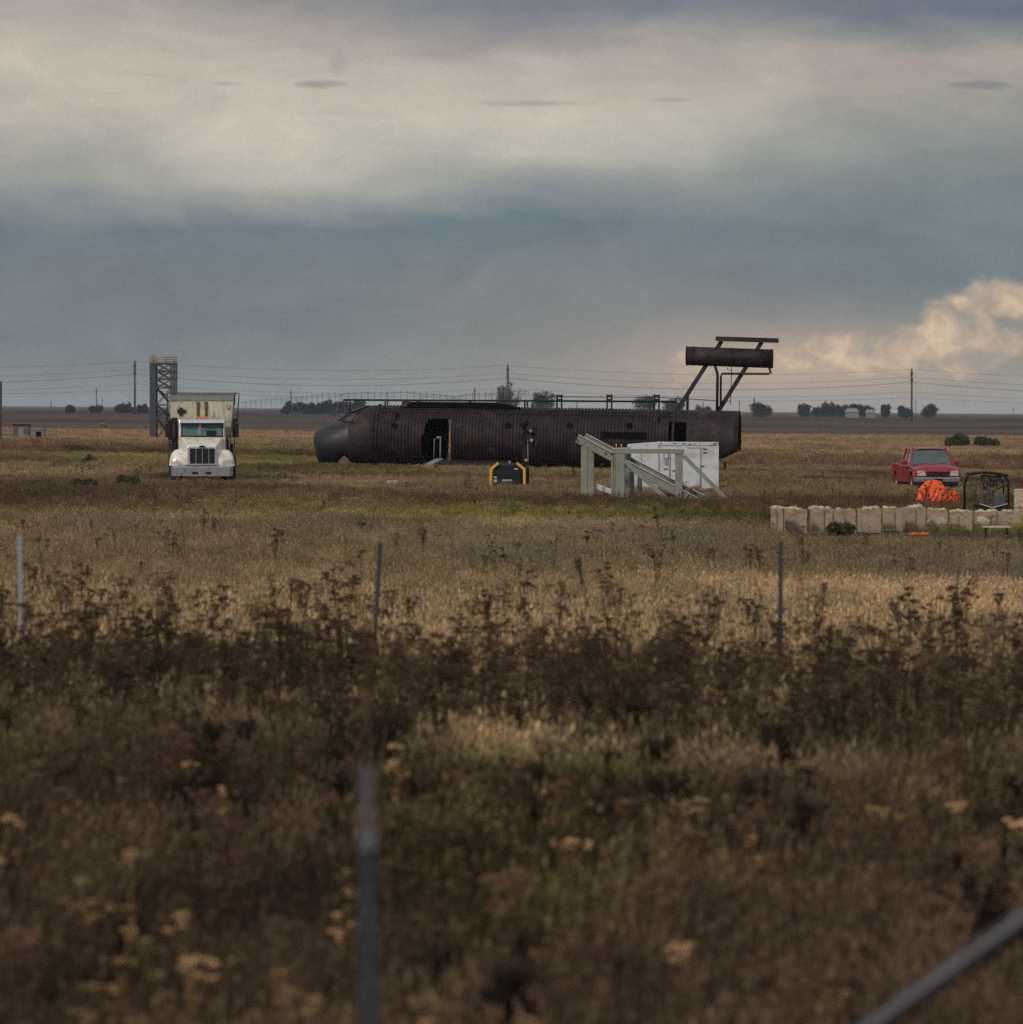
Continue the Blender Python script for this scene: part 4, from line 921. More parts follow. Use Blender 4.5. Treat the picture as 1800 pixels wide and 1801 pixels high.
for i, (px, top, wd) in enumerate(((508, 705, 22), (521, 707, 20), (535, 709, 22), (549, 708, 18), (563, 707, 22), (573, 702, 16), (585, 710, 22), (597, 706, 18), (607, 705, 10), (618, 708, 20), (634, 703, 18))):
    w_ = ['first', 'second', 'third', 'fourth', 'fifth', 'sixth', 'seventh', 'eighth', 'ninth', 'tenth', 'eleventh'][i]
    tree(px, top, wd * 1.35, 2500, f'{w_} dark tree from the left in the close row beyond the fuselage nose', 'conifer' if i % 3 == 0 else 'round', gc, name='windbreak_tree')
gt = 'dark broadleaf trees on the horizon'
for (px, top, wd, dist, lab, kind) in (
    (898, 668, 62, 2300, 'big ragged tree with bare right-hand branches around the tall pole above the fuselage', 'bare'),
    (955, 686, 46, 2500, 'domed dark tree seen over the fuselage roof rail right of the big ragged tree', 'round'),
    (1134, 690, 42, 2600, 'dark tree seen through the roof rails between two roof posts', 'round'),
    (1184, 697, 44, 2700, 'dark tree seen just below the rear tail strut', 'round'),
    (1237, 712, 34, 2700, 'low dark tree seen between the tail struts', 'bush'),
    (1340, 707, 44, 2500, 'leaning dark tree right beyond the open tail end', 'round'),
    (1416, 709, 28, 2700, 'pointed dark tree at the left end of the farm clump', 'round'),
    (1440, 712, 30, 2750, 'low dark tree second from the left in the farm clump', 'round'),
    (1460, 706, 30, 2700, 'tallest dark tree in the middle of the farm clump', 'round'),
    (1483, 711, 32, 2750, 'low spreading dark tree right of the tallest farm tree', 'round'),
    (1505, 709, 34, 2700, 'broad dark tree over the pale farm roof', 'round'),
    (1526, 712, 26, 2700, 'dark tree at the right end of the farm clump', 'round'),
    (1558, 710, 19, 2700, 'small round tree standing alone right of the farm clump', 'round'),
    (1593, 713, 32, 2700, 'round dark tree at the left foot of the lone tall pole', 'round'),
    (1634, 709, 34, 2700, 'dark tree just right of the lone tall pole', 'round')):
    tree(px, top, wd, dist, lab, kind, gt)
gb = 'low bushes on the horizon at far left'
for (px, top, wd, lab) in ((168, 712, 26, 'low bush at the foot of the short pole at far left'), (219, 708, 34, 'long flat-topped dark bush left of the tall pole'), (250, 710, 22, 'scrubby bush between the tall pole and the stair tower'), (123, 712, 18, 'smallest bush on the horizon at far left')):
    tree(px, top, wd, 2300, lab, 'bush', gb, 'bush', 'low_bush')
for (px, base, top, wd, lab) in ((1683, 789, 765, 50, 'large rounded dark green bush beyond the red pickup'), (1737, 789, 769, 40, 'smaller dark green bush right of the large rounded one')):
    x, y = at(px, base); tree(px, top, wd, y, lab, 'bush', 'green bushes beyond the pickup', 'bush', 'green_bush')
for (px, base, top, wd, lab) in ((157, 820, 803, 28, 'small dark green shrub alone in the brown grass left of the dump truck'), (148, 866, 842, 46, 'green shrub nearer than the one left of the dump truck'), (58, 862, 845, 60, 'low green shrub near the left edge of the field'), (1478, 942, 920, 46, 'green weed clump against the pale block row'), (225, 862, 836, 40, 'wispy green shrub just left of the dump truck wheel')):
    x, y = at(px, base); tree(px, top, wd, y, lab, 'bush', 'green shrubs scattered in the field', 'shrub', 'field_shrub')

# farm buildings among the trees
def barn(px, top, wpx, base, dist, lab):
    x = (px - 900) / F * dist; z = float(gz(x, dist)); W2 = wpx / F * dist / 2; h = EYE - (top - HOR) / F * dist - z
    t = thing('farm_shed', lab, 'shed', (x, dist, z))
    MB().box(-W2, W2, 0, 8, -.5, h * .6).build('wall', shedm, t)
    MB().prism([(-W2 - .3, h * .6), (W2 + .3, h * .6), (W2 * .6, h), (-W2 * .6, h)], -.4, 8.4, 'y').build('roof', lightsteel, t)
barn(1500, 718, 22, 729, 2600, 'pale roofed farm shed among the dark farm trees'); barn(1532, 720, 14, 729, 2620, 'small pale roofed shed at the right end of the farm clump')
# field sheds at left
def shed(px0, px1, top, base, m, lab, win=None, name='field_shed'):
    x, y = at((px0 + px1) / 2, base); S = F / y; w2 = (px1 - px0) / 2 / S; h = (base - top) / S
    t = thing(name, lab, 'shed' if name == 'field_shed' else 'crate', onground(x, y))
    b = MB().box(-w2, w2, 0, 1.6, -.1, h, .02).build('wall', m, t)
    MB().box(-w2 - .06, w2 + .06, -.06, 1.66, h + .003, h + .09).build('roof', blackm if m is rustbox else shedm, t)
    if win:
        c = (win[0] - (px0 + px1) / 2) / S; ww = win[1] / S / 2; MB().box(c - ww, c + ww, -.03, -.005, (base - win[3]) / S, (base - win[2]) / S).build('door', win[4], t)
shed(23, 51, 748, 774, rustbox, 'brown field shed with a pale grey door at far left', (37, 9, 752, 768, shedm))
shed(52, 77, 756, 774, shedm, 'grey field shed with dark doorway right of the brown one', (68, 9, 759, 773, darkin))
shed(-6, 16, 764, 773, shedm, 'low grey shed cut by the left picture edge', None)
shed(103, 137, 769, 775, brown, 'flat dark crate lying in the straw field', None, 'flat_crate')
shed(176, 186, 746, 753, brown, 'small dark crate standing at the edge of the dark field', None, 'small_crate')

# ------------------------------------------------------------------ concrete blocks
def blocks():
    random.seed(21)
    spec = [(1354, 1380, 893, 942, 0), (1381, 1421, 894, 941, 1), (1427, 1466, 894, 940, 1), (1467, 1508, 895, 940, 0), (1509, 1551, 895, 938, 1), (1552, 1589, 895, 936, 0), (1590, 1631, 894, 936, 1), (1632, 1668, 898, 935, 1), (1670, 1712, 898, 934, 1), (1714, 1756, 900, 934, 1), (1758, 1798, 899, 934, 0)]
    words = ['pale squared concrete block at the left end of the block row', 'second concrete block from the left end, before the dark gap', 'third concrete block from the left, right of the dark gap', 'fourth concrete block from the left, grass growing before it', 'fifth concrete block from the left, with crumbled top', 'sixth concrete block from the left, beside the thin dark slot', 'seventh concrete block from the left, right of the thin slot', 'low broken concrete block under the orange netting', 'concrete block half hidden by weeds left of the black blade', 'broken concrete block under the black blade', 'last concrete block of the row at the right picture edge']
    for i, (a, b, top, base, rough) in enumerate(spec):
        px = (a + b) / 2; y = 134 + (px - 1354) / 446 * 14; x = (px - 900) / F * y; S = F / y; g = float(gz(x, y)); zt = EYE - (top - HOR) / S - g; w2 = (b - a - (2.6 if i % 3 else 5.0)) / 2 / S; zt += random.uniform(-.04, .03); y += random.uniform(-.25, .25); x = (px - 900) / F * y
        t = thing('concrete_block', words[i], 'concrete block', (x, y, g), R(random.uniform(-4, 4) - (0 if i else 6)), 'concrete blocks in a row')
        bm = bmesh.new(); bmesh.ops.create_cube(bm, size=1); bmesh.ops.subdivide_edges(bm, edges=bm.edges, cuts=5, use_grid_fill=True)
        rs = random.Random(i)
        for v in bm.verts:
            k = .005 if v.co.z < .3 else .014
            v.co = Vector((v.co.x * 2 * w2, (v.co.y + .5) * .75, (v.co.z + .5) * zt)) + Vector([rs.uniform(-k, k) for _ in range(3)])
        m_ = MB(); bm.verts.index_update(); m_.add([v.co[:] for v in bm.verts], [[v.index for v in f.verts] for f in bm.faces]); bm.free()
        bl = m_.build('block_body', concrete, t)
        gq = MB(); gx_ = rs.uniform(-.25, .3) * w2; gq.box(gx_ - .009, gx_ + .009, -.018, -.012, rs.uniform(.02, .2), zt - rs.uniform(.03, .12)); (i % 3 != 1) and gq.build('cast_groove', mat('dark_block_joint', (.12, .10, .08), .95), bl)  # thin dark strip on the face marks the groove
        r_ = MB(); random.seed(40 + i); n = 7 if rough else 3
        for k in range(n):
            s = random.uniform(.035, .08); r_.lumps((random.uniform(-w2 * .85, w2 * .85), random.uniform(.08, .6), zt + s * .2), (s * 1.5, s * 1.3, s * .75))
        if i in (7, 9): r_.lumps((-w2 * .3, -.1, zt * .35), (.25, .15, .16))
        r_.build('broken_top', crumble, t)
    random.seed(5)
    # upright block at the right edge
    x, y = at(1800, 934); y = 160; x = (1797 - 900) / F * y; t = thing('stone_block', 'pinkish rough stone block standing upright at the right picture edge', 'stone', onground(x, y))
    MB().box(-.17, .3, 0, .4, 0, EYE - (860 - HOR) / F * y - float(gz(x, y)), .03).build('stone_body', crumble, t)
blocks()

def small_items():
    # orange net roll
    x, y = at(1645, 888); S = F / y
    t = thing('safety_netting', 'bright orange plastic safety netting heaped in the weeds before the pickup', 'netting', onground(x, y))
    n, k = 60, 26; V = []; Fc = []; rs = np.random.default_rng(4)
    a_h = lambda i, j: .9 * i + 1.7 * j * .35 + 2 * math.sin(i * .8)
    def lump(cx, w, h, dep):
        o = len(V)
        for i in range(k + 1):
            ph = 1.57 * i / k
            for j in range(n):
                a = 2 * math.pi * j / n; rr = 1 + .07 * math.sin(3 * a + i * .3 + cx * 9) + .06 * math.sin(8 * a + i * .7) + .04 * math.sin(17 * a - i * .9) + rs.uniform(-.035, .035)
                V.append((cx + w * math.cos(a) * math.cos(ph) ** .65 * rr, dep * math.sin(a) * math.cos(ph) ** .65 * rr, -.1 + (h + .1) * math.sin(ph) ** .9 * (1 + .07 * math.sin(5 * a + 1) + .04 * math.sin(11 * a))))
        for i in range(k):
            for j in range(n):
                if rs.random() < (.10 if cx < .2 else .32) + .12 * (math.sin(a_h(i, j)) > .6): continue
                Fc.append((o + i * n + j, o + i * n + (j + 1) % n, o + (i + 1) * n + (j + 1) % n, o + (i + 1) * n + j))
    lump((1641 - 1645) / S, 29 / S, 39 / S, .42); lump((1676 - 1645) / S, 14 / S, 22 / S, .3)
    m_ = MB(); m_.add(V, Fc); o = m_.build('net_sheet', orange, t); o.modifiers.new('s', 'SOLIDIFY').thickness = .012
    x, y = at(1617, 944); S = F / y
    m_ = MB()
    for q in range(5): m_.lumps(((q - 2) * .085, 0, .06), (.075, .06, .03 + .012 * (q % 2)))
    o = m_.build('orange_scrap', orange); o.location = onground(x, y); tag(o, 'flat scrap of orange netting on the ground before the block row', 'scrap')
    # black hoop frame
    y = 165.0; x = (1735 - 900) / F * y; S = F / y; g = float(gz(x, y)); X = lambda p: (p - 1735) / S; Z = lambda r_: EYE - (r_ - HOR) / S - g
    t = thing('hoop_frame', 'black tubular hoop frame standing in the weeds right of the pickup', 'metal frame', (x, y, g))
    hp = [(1697, 900), (1697, 852), (1699, 842), (1704, 836), (1712, 832), (1735, 830.5), (1758, 833), (1768, 838), (1773, 844), (1775, 852), (1774, 900)]
    MB().tube([(X(a), 0, Z(b)) for a, b in hp], .033, 8).build('front_hoop', blackm, t)
    MB().tube([(X(a), .8, Z(b - 2)) for a, b in [(1702, 900), (1702, 855), (1709, 838), (1735, 834), (1762, 838), (1770, 855), (1770, 900)]], .02, 6).build('rear_hoop', blackm, t)
    q = MB()
    for a in (1712, 1722, 1735, 1750, 1762): q.bar((X(a), 0, Z(832.5)), (X(a), .8, Z(834)), .05, .03)
    q.bar((X(1698), 0, Z(833.5)), (X(1712), 0, Z(832.5)), .03, .06).bar((X(1758), 0, Z(834)), (X(1774), 0, Z(837)), .03, .08).bar((X(1726), .1, Z(837)), (X(1762), .1, Z(839)), .03, .06)
    q.tube([(X(1775), 0, Z(852)), (X(1765), 0, Z(856)), (X(1756), 0, Z(859))], .022, 6); q.build('cross_tube', blackm, t)
    q = MB().box(X(1727), X(1731), .3, .36, 0, Z(836)).box(X(1753), X(1771), .4, .6, .2, Z(870), .03).box(X(1741), X(1757), .3, .5, Z(852), Z(840), .02); random.seed(9)
    for _ in range(26): q.bar((X(random.uniform(1728, 1764)), .4, Z(random.uniform(840, 885))), (X(random.uniform(1728, 1764)), .5, Z(random.uniform(840, 885))), .012, .025)
    q.build('inner_panel', mat('faded_dark_panel', (.06, .06, .07), .7), t)
    # black V blade above the blocks
    y = 150.0; x = (1744 - 900) / F * y; S = F / y; g = float(gz(x, y)); X = lambda p: (p - 1744) / S; Z = lambda r_: EYE - (r_ - HOR) / S - g
    t = thing('rubber_blade', 'black vee-shaped rubber blade with pale top edge resting behind the block row', 'blade', (x, y, g))
    for pts, e0, e1 in (([(1713, 886), (1726, 886), (1746, 893), (1746, 900), (1736, 898), (1720, 896), (1713, 890)], (1724, 886), (1746, 893)), ([(1746, 893), (1772, 886), (1778, 888), (1776, 894), (1760, 901), (1746, 900)], (1746, 893), (1773, 886))):
        MB().prism([(X(a), Z(b)) for a, b in pts], 0, .25, 'y', .012).build('flap', blackm, t)
        MB().bar((X(e0[0]), -.01, Z(e0[1])), (X(e1[0]), -.01, Z(e1[1])), .04, .014).build('edge_strip', sagelight, t)
    MB().bar((X(1730), .13, Z(897)), (X(1730), .13, 0), .05, .05).bar((X(1762), .13, Z(898)), (X(1762), .13, 0), .05, .05).build('prop', blackm, t)
    # low bench board
    x, y = at(1754, 954); t = thing('low_bench', 'low pale board on short legs in front of the block row', 'bench', onground(x, y)); S = F / y
    MB().box(-24 / S, 24 / S, 0, .25, .33, .365).build('board', boardm, t); MB().box(-20 / S, -17 / S, .05, .2, 0, .329).box(17 / S, 20 / S, .05, .2, 0, .329).build('leg', blackm, t)
    # rocks and strips
    for (px, row, s, lab) in ((1310, 938, (.14, .1, .05), 'pale flat rock in the grass left of the block row'), (1352, 944, (.09, .08, .06), 'pinkish rock at the foot of the first concrete block'), (1002, 878, (.08, .08, .05), 'small white stone left of the green steel frame'), (1300, 862, (.12, .1, .06), 'small grey rock in weeds right of the white container')):
        x, y = at(px, row); o = MB().lumps((0, 0, s[2] * .6), s).build('field_rock', crumble); o.location = onground(x, y); tag(o, lab, 'rock')
    x0, y0 = at(1400, 943); x1, y1 = at(1590, 936)
    pts = []
    for k in range(17):
        s = k / 16; x = x0 + (x1 - x0) * s; y = y0 + (y1 - y0) * s - .25; pts.append((x, y, float(gz(x, y)) + .07 + .008 * math.sin(k * 1.9)))
    tag(MB().tube(pts, .012, 6).build('loose_cable', lightsteel), 'thin pale cable trailing along the foot of the block row', 'cable')
    for (a, b, row, lab, nm) in ((1188, 1295, 889, 'long pale plank line in the grass in front of the steel frame', 'pale_plank'), (630, 700, 853, 'short pale plank in the grass below the fuselage', 'pale_plank')):
        x, y = at((a + b) / 2, row); S = F / y; o = MB().box(-(b - a) / 2 / S, (b - a) / 2 / S, 0, .15, .0, .16, .01).build(nm, boardm); o.location = onground(x, y, 0); tag(o, lab, 'plank', 'pale planks lying in the grass')
small_items()

# ------------------------------------------------------------------ fence posts and near pipe
def tpost(name, x, y, h, lean, label, m, topm, tophgt, group, w_=.055):
    g = float(gz(x, y)); t = thing(name, label, 'fence post', (x, y, g), 0, group); t.rotation_euler = (0, R(lean), 0)
    MB().box(-w_ / 2, w_ / 2, -.004, .004, -.3, h - tophgt).box(-.004, .004, .0042, .04, -.3, h - tophgt).build('shaft', m, t)
    MB().box(-w_ / 2, w_ / 2, -.004, .004, h - tophgt + .001, h).box(-.004, .004, .0042, .04, h - tophgt + .001, h).build('painted_top', topm, t)
    s = MB()
    for k in range(int(h / .055)): s.box(-.006, .006, -.012, -.0042, .1 + k * .055, .12 + k * .055)
    s.build('stud', m, t)
    return t
gf = 'steel fence posts in the dark weeds'
for (px, top, lean, lab, m, tm) in ((34, 942, -1.0, 'pale whitish fence post in the weeds near the left edge', palepost, palepost), (669, 954, 3.2, 'dark leaning fence post in the weeds left of centre', steelpost, steelpost), (1374, 953, .3, 'dark upright fence post in the weeds below the block row', steelpost, steelpost)):
    y = 60.0; x = (px - 900) / F * y; g = float(gz(x, y)); h = EYE - (top - HOR) / F * y - g
    lx = x - math.tan(R(lean)) * h
    tpost('fence_post', lx, y, h, lean, lab, m, tm, .08, gf, .045)
redtop = mat('chalky_pinkish_paint', (.085, .07, .075), .8, var=.3, scale=14)
y = 17.0; x = (650 - 900) / F * y
tt = tpost('near_fence_post', x, y, EYE - (1345 - HOR) / F * y - float(gz(x, y)), -.2, 'blurred dark steel fence post with pale top closest to the viewer', steelpost, redtop, .23, None, .050)
hh = EYE - (1478 - HOR) / F * y - float(gz(x, y)); MB().box(-.024, .024, -.03, -.018, hh - .03, hh + .035).build('wire_clip', mat('tarnished_clip_metal', (.085, .095, .11), .6), tt)
MB().lumps((-.004, 0, EYE - (1240 - HOR) / F * y - float(gz(x, y))), (.012, .012, .05)).tube([(0, 0, EYE - (1345 - HOR) / F * y - float(gz(x, y))), (-.004, 0, EYE - (1270 - HOR) / F * y - float(gz(x, y)))], .004, 5).build('dry_stalk', brown, tt)
y = 15.0; S = F / y
P = lambda px, row: Vector(((px - 900) / S, y, EYE - (row - HOR) / S))
a, b = P(1548, 1801), P(1800, 1622); u = (b - a).normalized(); 
lo = a - u * ((a.z) / u.z); hi = b + u * .9
t = thing('brace_pipe', 'thick galvanized brace pipe slanting up out of the lower right corner', 'pipe', (0, 0, 0)); MB().tube([lo, a, b, hi], .029, 16).build('pipe', pipegrey, t)
MB().tube([(hi.x + .03, hi.y, 0), (hi.x + .03, hi.y, hi.z + .15)], .045, 14).build('corner_post', pipegrey, t)

# ------------------------------------------------------------------ vegetation
class VN:                                                   # smooth value noise in numpy
    def __init__(s, seed): s.g = np.random.default_rng(seed).random((256, 256))
    def __call__(s, x, y):
        xi, yi = np.floor(x).astype(int), np.floor(y).astype(int); fx, fy = x - xi, y - yi; fx = fx * fx * (3 - 2 * fx); fy = fy * fy * (3 - 2 * fy)
        G = lambda a, b: s.g[a % 256, b % 256]
        return (G(xi, yi) * (1 - fx) + G(xi + 1, yi) * fx) * (1 - fy) + (G(xi, yi + 1) * (1 - fx) + G(xi + 1, yi + 1) * fx) * fy
    def fbm(s, x, y, o=4):
        t = 0; a = .5; n = 0
        for i in range(o): t = t + a * s(x * 2 ** i + 17 * i, y * 2 ** i + 31 * i); n += a; a *= .55
        return t / n
def strips(paths, widths, shades):
    """blades as tapered strips; paths (n, k, 3)"""
    V = []; Fc = []; C = []
    for p, w_, c in zip(paths, widths, shades):
        k = len(p); d_ = np.array([math.cos(w_[1]), math.sin(w_[1]), 0]); o = len(V)
        for i in range(k):
            ww = w_[0] * (1 - .85 * i / (k - 1)) ** .8
            V.append(p[i] - d_ * ww); V.append(p[i] + d_ * ww)
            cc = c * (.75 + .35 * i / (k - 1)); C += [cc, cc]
        for i in range(k - 1): Fc.append((o + 2 * i, o + 2 * i + 1, o + 2 * i + 3, o + 2 * i + 2))
    return V, Fc, C
SRC = bpy.data.collections.new('plant_sources')
def src(name, V, Fc, C):
    me = bpy.data.meshes.new(name); me.from_pydata([tuple(v) for v in V], [], Fc); me.materials.append(plantm)
    at_ = me.attributes.new('shade', 'FLOAT_COLOR', 'POINT'); C = np.array(C, float)
    if C.ndim == 1: C = np.repeat(C[:, None], 3, 1)
    at_.data.foreach_set('color', np.concatenate([C, np.ones((len(C), 1))], 1).ravel()); me.update()
    return bpy.data.objects.new(name, me)
def tuft(seed, n, h, spread, wd, droop=.25, heads=0.):
    r_ = np.random.default_rng(seed); P_ = []; W_ = []; S_ = []
    for _ in range(n):
        a = r_.uniform(0, 6.28); rr = spread * r_.random() ** .5; hh = h * r_.uniform(.45, 1.1); l = r_.uniform(.05, .5) * hh; b = a + r_.uniform(-.8, .8)
        base = np.array([rr * math.cos(a), rr * math.sin(a), 0]); dr = np.array([math.cos(b), math.sin(b), 0])
        P_.append([base, base + dr * l * .3 + np.array([0, 0, hh * .55]), base + dr * l * .9 + np.array([0, 0, hh * (1 - droop * r_.random())])])
        W_.append((wd * r_.uniform(.6, 1.2), r_.uniform(0, 3.14))); S_.append(r_.uniform(.55, 1.4))
    V, Fc, C = strips(P_, W_, S_)
    for p, s in zip(P_, S_):
        if r_.random() < heads:
            t = p[-1]; o = len(V); k = wd * 2.2; l = h * .14
            V += [t - [k, 0, 0], t - [0, k, 0], t + [k, 0, 0], t + [0, k, 0], t + [0, 0, l], t - [0, 0, l * .6]]; Fc += [(o, o + 1, o + 4), (o + 1, o + 2, o + 4), (o + 2, o + 3, o + 4), (o + 3, o, o + 4), (o + 1, o, o + 5), (o + 2, o + 1, o + 5), (o + 3, o + 2, o + 5), (o, o + 3, o + 5)]; C += [s * 1.25] * 6
    return V, Fc, C
def weed(seed, h, nst, head_r, head_n, leafy=.5, dark_stem=.7, flat=True):
    """tall dead weed: stems branching near the top into flat seed heads"""
    r_ = np.random.default_rng(seed); V = []; Fc = []; C = []
    def stem(p, q, w0, w1, c):
        for ang in (0, 1.57):
            d_ = np.array([math.cos(ang), math.sin(ang), 0]); o = len(V)
            V.extend([p - d_ * w0, p + d_ * w0, q + d_ * w1, q - d_ * w1]); Fc.append((o, o + 1, o + 2, o + 3)); C.extend([c] * 4)
    def bits(c, rad, n, hz, s, sh):
        for _ in range(n):
            a = r_.uniform(0, 6.28); rr = rad * r_.random() ** .5; p = c + np.array([rr * math.cos(a), rr * math.sin(a), r_.uniform(-hz, hz)])
            o = len(V); k = s * r_.uniform(.6, 1.3); e = r_.normal(size=(3, 3)) * k * .8
            V.extend([p + e[0], p + e[1], p + e[2], p + np.array([0, 0, k])]); Fc.extend([(o, o + 1, o + 2), (o, o + 1, o + 3), (o + 1, o + 2, o + 3)]); C.extend([sh * r_.uniform(.7, 1.3)] * 4)
    for _ in range(nst):
        a = r_.uniform(0, 6.28); b0 = np.array([.06 * math.cos(a), .06 * math.sin(a), 0]); hh = h * r_.uniform(.6, 1.05)
        tp = b0 + np.array([r_.normal() * .07 * hh, r_.normal() * .07 * hh, hh]); stem(b0, tp, .006, .004, dark_stem)
        bits(tp, head_r, head_n, head_r * (.25 if flat else .9), .012, 1.0)
        for _ in range(r_.integers(2, 5)):
            f = r_.uniform(.5, .85); p = b0 + (tp - b0) * f; q = p + np.array([r_.normal() * .09, r_.normal() * .09, hh * (1 - f) * r_.uniform(.6, 1.0)]); stem(p, q, .004, .003, dark_stem)
            bits(q, head_r * .7, int(head_n * .6), head_r * .2, .011, 1.0)
        for _ in range(int(10 * leafy)):
            f = r_.uniform(.05, .75); p = b0 + (tp - b0) * f; bits(p, .06, 3, .03, .02, .8)
    return V, Fc, C
def coll(name, objs):
    c = bpy.data.collections.new(name)
    for o in objs: c.objects.link(o)
    return c
short = coll('short_tufts', [src('grass_tuft', *tuft(i, 46, .34, .16, .006, heads=.25)) for i in range(4)])
tall = coll('tall_tufts', [src('grass_clump', *tuft(20 + i, 70, .55, .28, .009, .2, .45)) for i in range(4)])
far_ = coll('far_tufts', [src('grass_patch', *tuft(40 + i, 90, .42, .7, .022, .2, .2)) for i in range(4)])
weeds_ = coll('weed_plants', [src('weed_plant', *weed(60 + i, 1.0 + .1 * (i % 3 - 1), 2 + i % 3, .055, 52, .12)) for i in range(7)])
def spike(seed, h, nst):
    r_ = np.random.default_rng(seed); V = []; Fc = []; C = []
    for _ in range(nst):
        a = r_.uniform(0, 6.28); b0 = np.array([.09 * math.cos(a), .09 * math.sin(a), 0]); hh = h * r_.uniform(.5, 1.1); tp = b0 + np.array([r_.normal() * .12 * hh, r_.normal() * .12 * hh, hh])
        if r_.random() < .25: tp[2] *= .75; tp[:2] += r_.normal(size=2) * .18
        for ang in (0, 1.57):
            d_ = np.array([math.cos(ang), math.sin(ang), 0]); o = len(V); V.extend([b0 - d_ * .005, b0 + d_ * .005, tp + d_ * .003, tp - d_ * .003]); Fc.append((o, o + 1, o + 2, o + 3)); C.extend([.8] * 4)
        for _k in range(int(46 * r_.uniform(.4, 1.1))):
            f = 1 - abs(r_.normal()) * .22
            if f < .2: continue
            p = b0 + (tp - b0) * f + r_.normal(size=3) * .014 * (1.6 - f); o = len(V); k = .011 * r_.uniform(.6, 1.5); e = r_.normal(size=(3, 3)) * k
            V.extend([p + e[0], p + e[1], p + e[2]]); Fc.append((o, o + 1, o + 2)); C.extend([r_.uniform(.7, 1.4)] * 3)
    return V, Fc, C
weeds_ = coll('weed_plants_mixed', list(weeds_.objects) + [src('spike_weed', *spike(90 + i, 1.0, 3 + i)) for i in range(2)])
golden = coll('golden_plants', [src('golden_weed', *weed(120 + i, 1.0, 2 + i % 2, .055, 60, .1)) for i in range(4)])
bushy = coll('bushy_plants', [src('bushy_plant', *weed(80 + i, .55, 9, .05, 26, 2.2, .8, False)) for i in range(4)])
NA, NB, NC_, ND = VN(1), VN(2), VN(3), VN(4)
def scatter(name, label, x, y, tint, scale, source, zs=None, cat=None):
    n = len(x); z = gz(x, y); me = bpy.data.meshes.new(name); me.vertices.add(n)
    me.vertices.foreach_set('co', np.stack([x, y, z], 1).astype('f').ravel())
    a = me.attributes.new('tint', 'FLOAT_COLOR', 'POINT'); a.data.foreach_set('color', np.concatenate([tint, np.ones((n, 1))], 1).astype('f').ravel())
    a = me.attributes.new('scl', 'FLOAT_VECTOR', 'POINT'); sx = scale * rng.uniform(.8, 1.25, n); a.data.foreach_set('vector', np.stack([sx, sx, scale * rng.uniform(.75, 1.25, n) * (1 if zs is None else zs)], 1).astype('f').ravel())
    a = me.attributes.new('rot', 'FLOAT_VECTOR', 'POINT'); a.data.foreach_set('vector', np.stack([rng.normal(0, .11, n), rng.normal(0, .11, n), rng.uniform(0, 6.28, n)], 1).astype('f').ravel())
    a = me.attributes.new('idx', 'INT', 'POINT'); a.data.foreach_set('value', rng.integers(0, len(source.objects), n).astype('i'))
    me.update(); o = bpy.data.objects.new(name, me); COL.objects.link(o)
    ng = bpy.data.node_groups.new(name + '_nodes', 'GeometryNodeTree')
    ng.interface.new_socket('Geometry', in_out='INPUT', socket_type='NodeSocketGeometry'); ng.interface.new_socket('Geometry', in_out='OUTPUT', socket_type='NodeSocketGeometry')
    N = ng.nodes; Lk = ng.links; gi, go = N.new('NodeGroupInput'), N.new('NodeGroupOutput'); ip = N.new('GeometryNodeInstanceOnPoints'); ci = N.new('GeometryNodeCollectionInfo')
    ci.inputs[0].default_value = source; ci.inputs[1].default_value = True; ci.inputs[2].default_value = True
    def na(nm, ty): q = N.new('GeometryNodeInputNamedAttribute'); q.data_type = ty; q.inputs[0].default_value = nm; return q.outputs[0]
    m2p = N.new('GeometryNodeMeshToPoints'); Lk.new(gi.outputs[0], m2p.inputs[0]); Lk.new(m2p.outputs[0], ip.inputs['Points'])
    Lk.new(ci.outputs[0], ip.inputs['Instance']); ip.inputs['Pick Instance'].default_value = True
    Lk.new(na('idx', 'INT'), ip.inputs['Instance Index']); Lk.new(na('rot', 'FLOAT_VECTOR'), ip.inputs['Rotation']); Lk.new(na('scl', 'FLOAT_VECTOR'), ip.inputs['Scale'])
    Lk.new(ip.outputs[0], go.inputs[0]); o.modifiers.new('plants', 'NODES').node_group = ng
    tag(o, label, cat or 'grass', kind='stuff'); return o
def pts(y0, y1, dens, margin=3.0, wide=.098):
    area = (y1 - y0) * (wide * (y0 + y1) + 2 * margin); n = int(area * dens)
    y = np.sqrt(rng.random(n * 2) * (y1 ** 2 - y0 ** 2) + y0 ** 2); x = rng.uniform(-1, 1, n * 2) * (wide * y1 + margin); k = np.abs(x) < wide * y + margin
    x, y = x[k][:n], y[k][:n]; return x, y
def lerp(a, b, t): return a * (1 - t[:, None]) + b * t[:, None]
def cc(*c): return np.array(c, float)[None, :]
TAN, STRAW, OLIVE, BRN, RED, DK, GRN, GREY = cc(.44, .32, .18), cc(.55, .395, .225), cc(.30, .265, .08), cc(.17, .11, .068), cc(.15, .082, .055), cc(.062, .042, .028), cc(.10, .115, .04), cc(.32, .255, .19)
def rowof(x, y): return HOR + (EYE - gz(x, y)) * F / y
def bump_(x, y, cx, cy, wx, wy): return np.exp(-((x - cx) / wx) ** 2 - ((y - cy) / wy) ** 2)
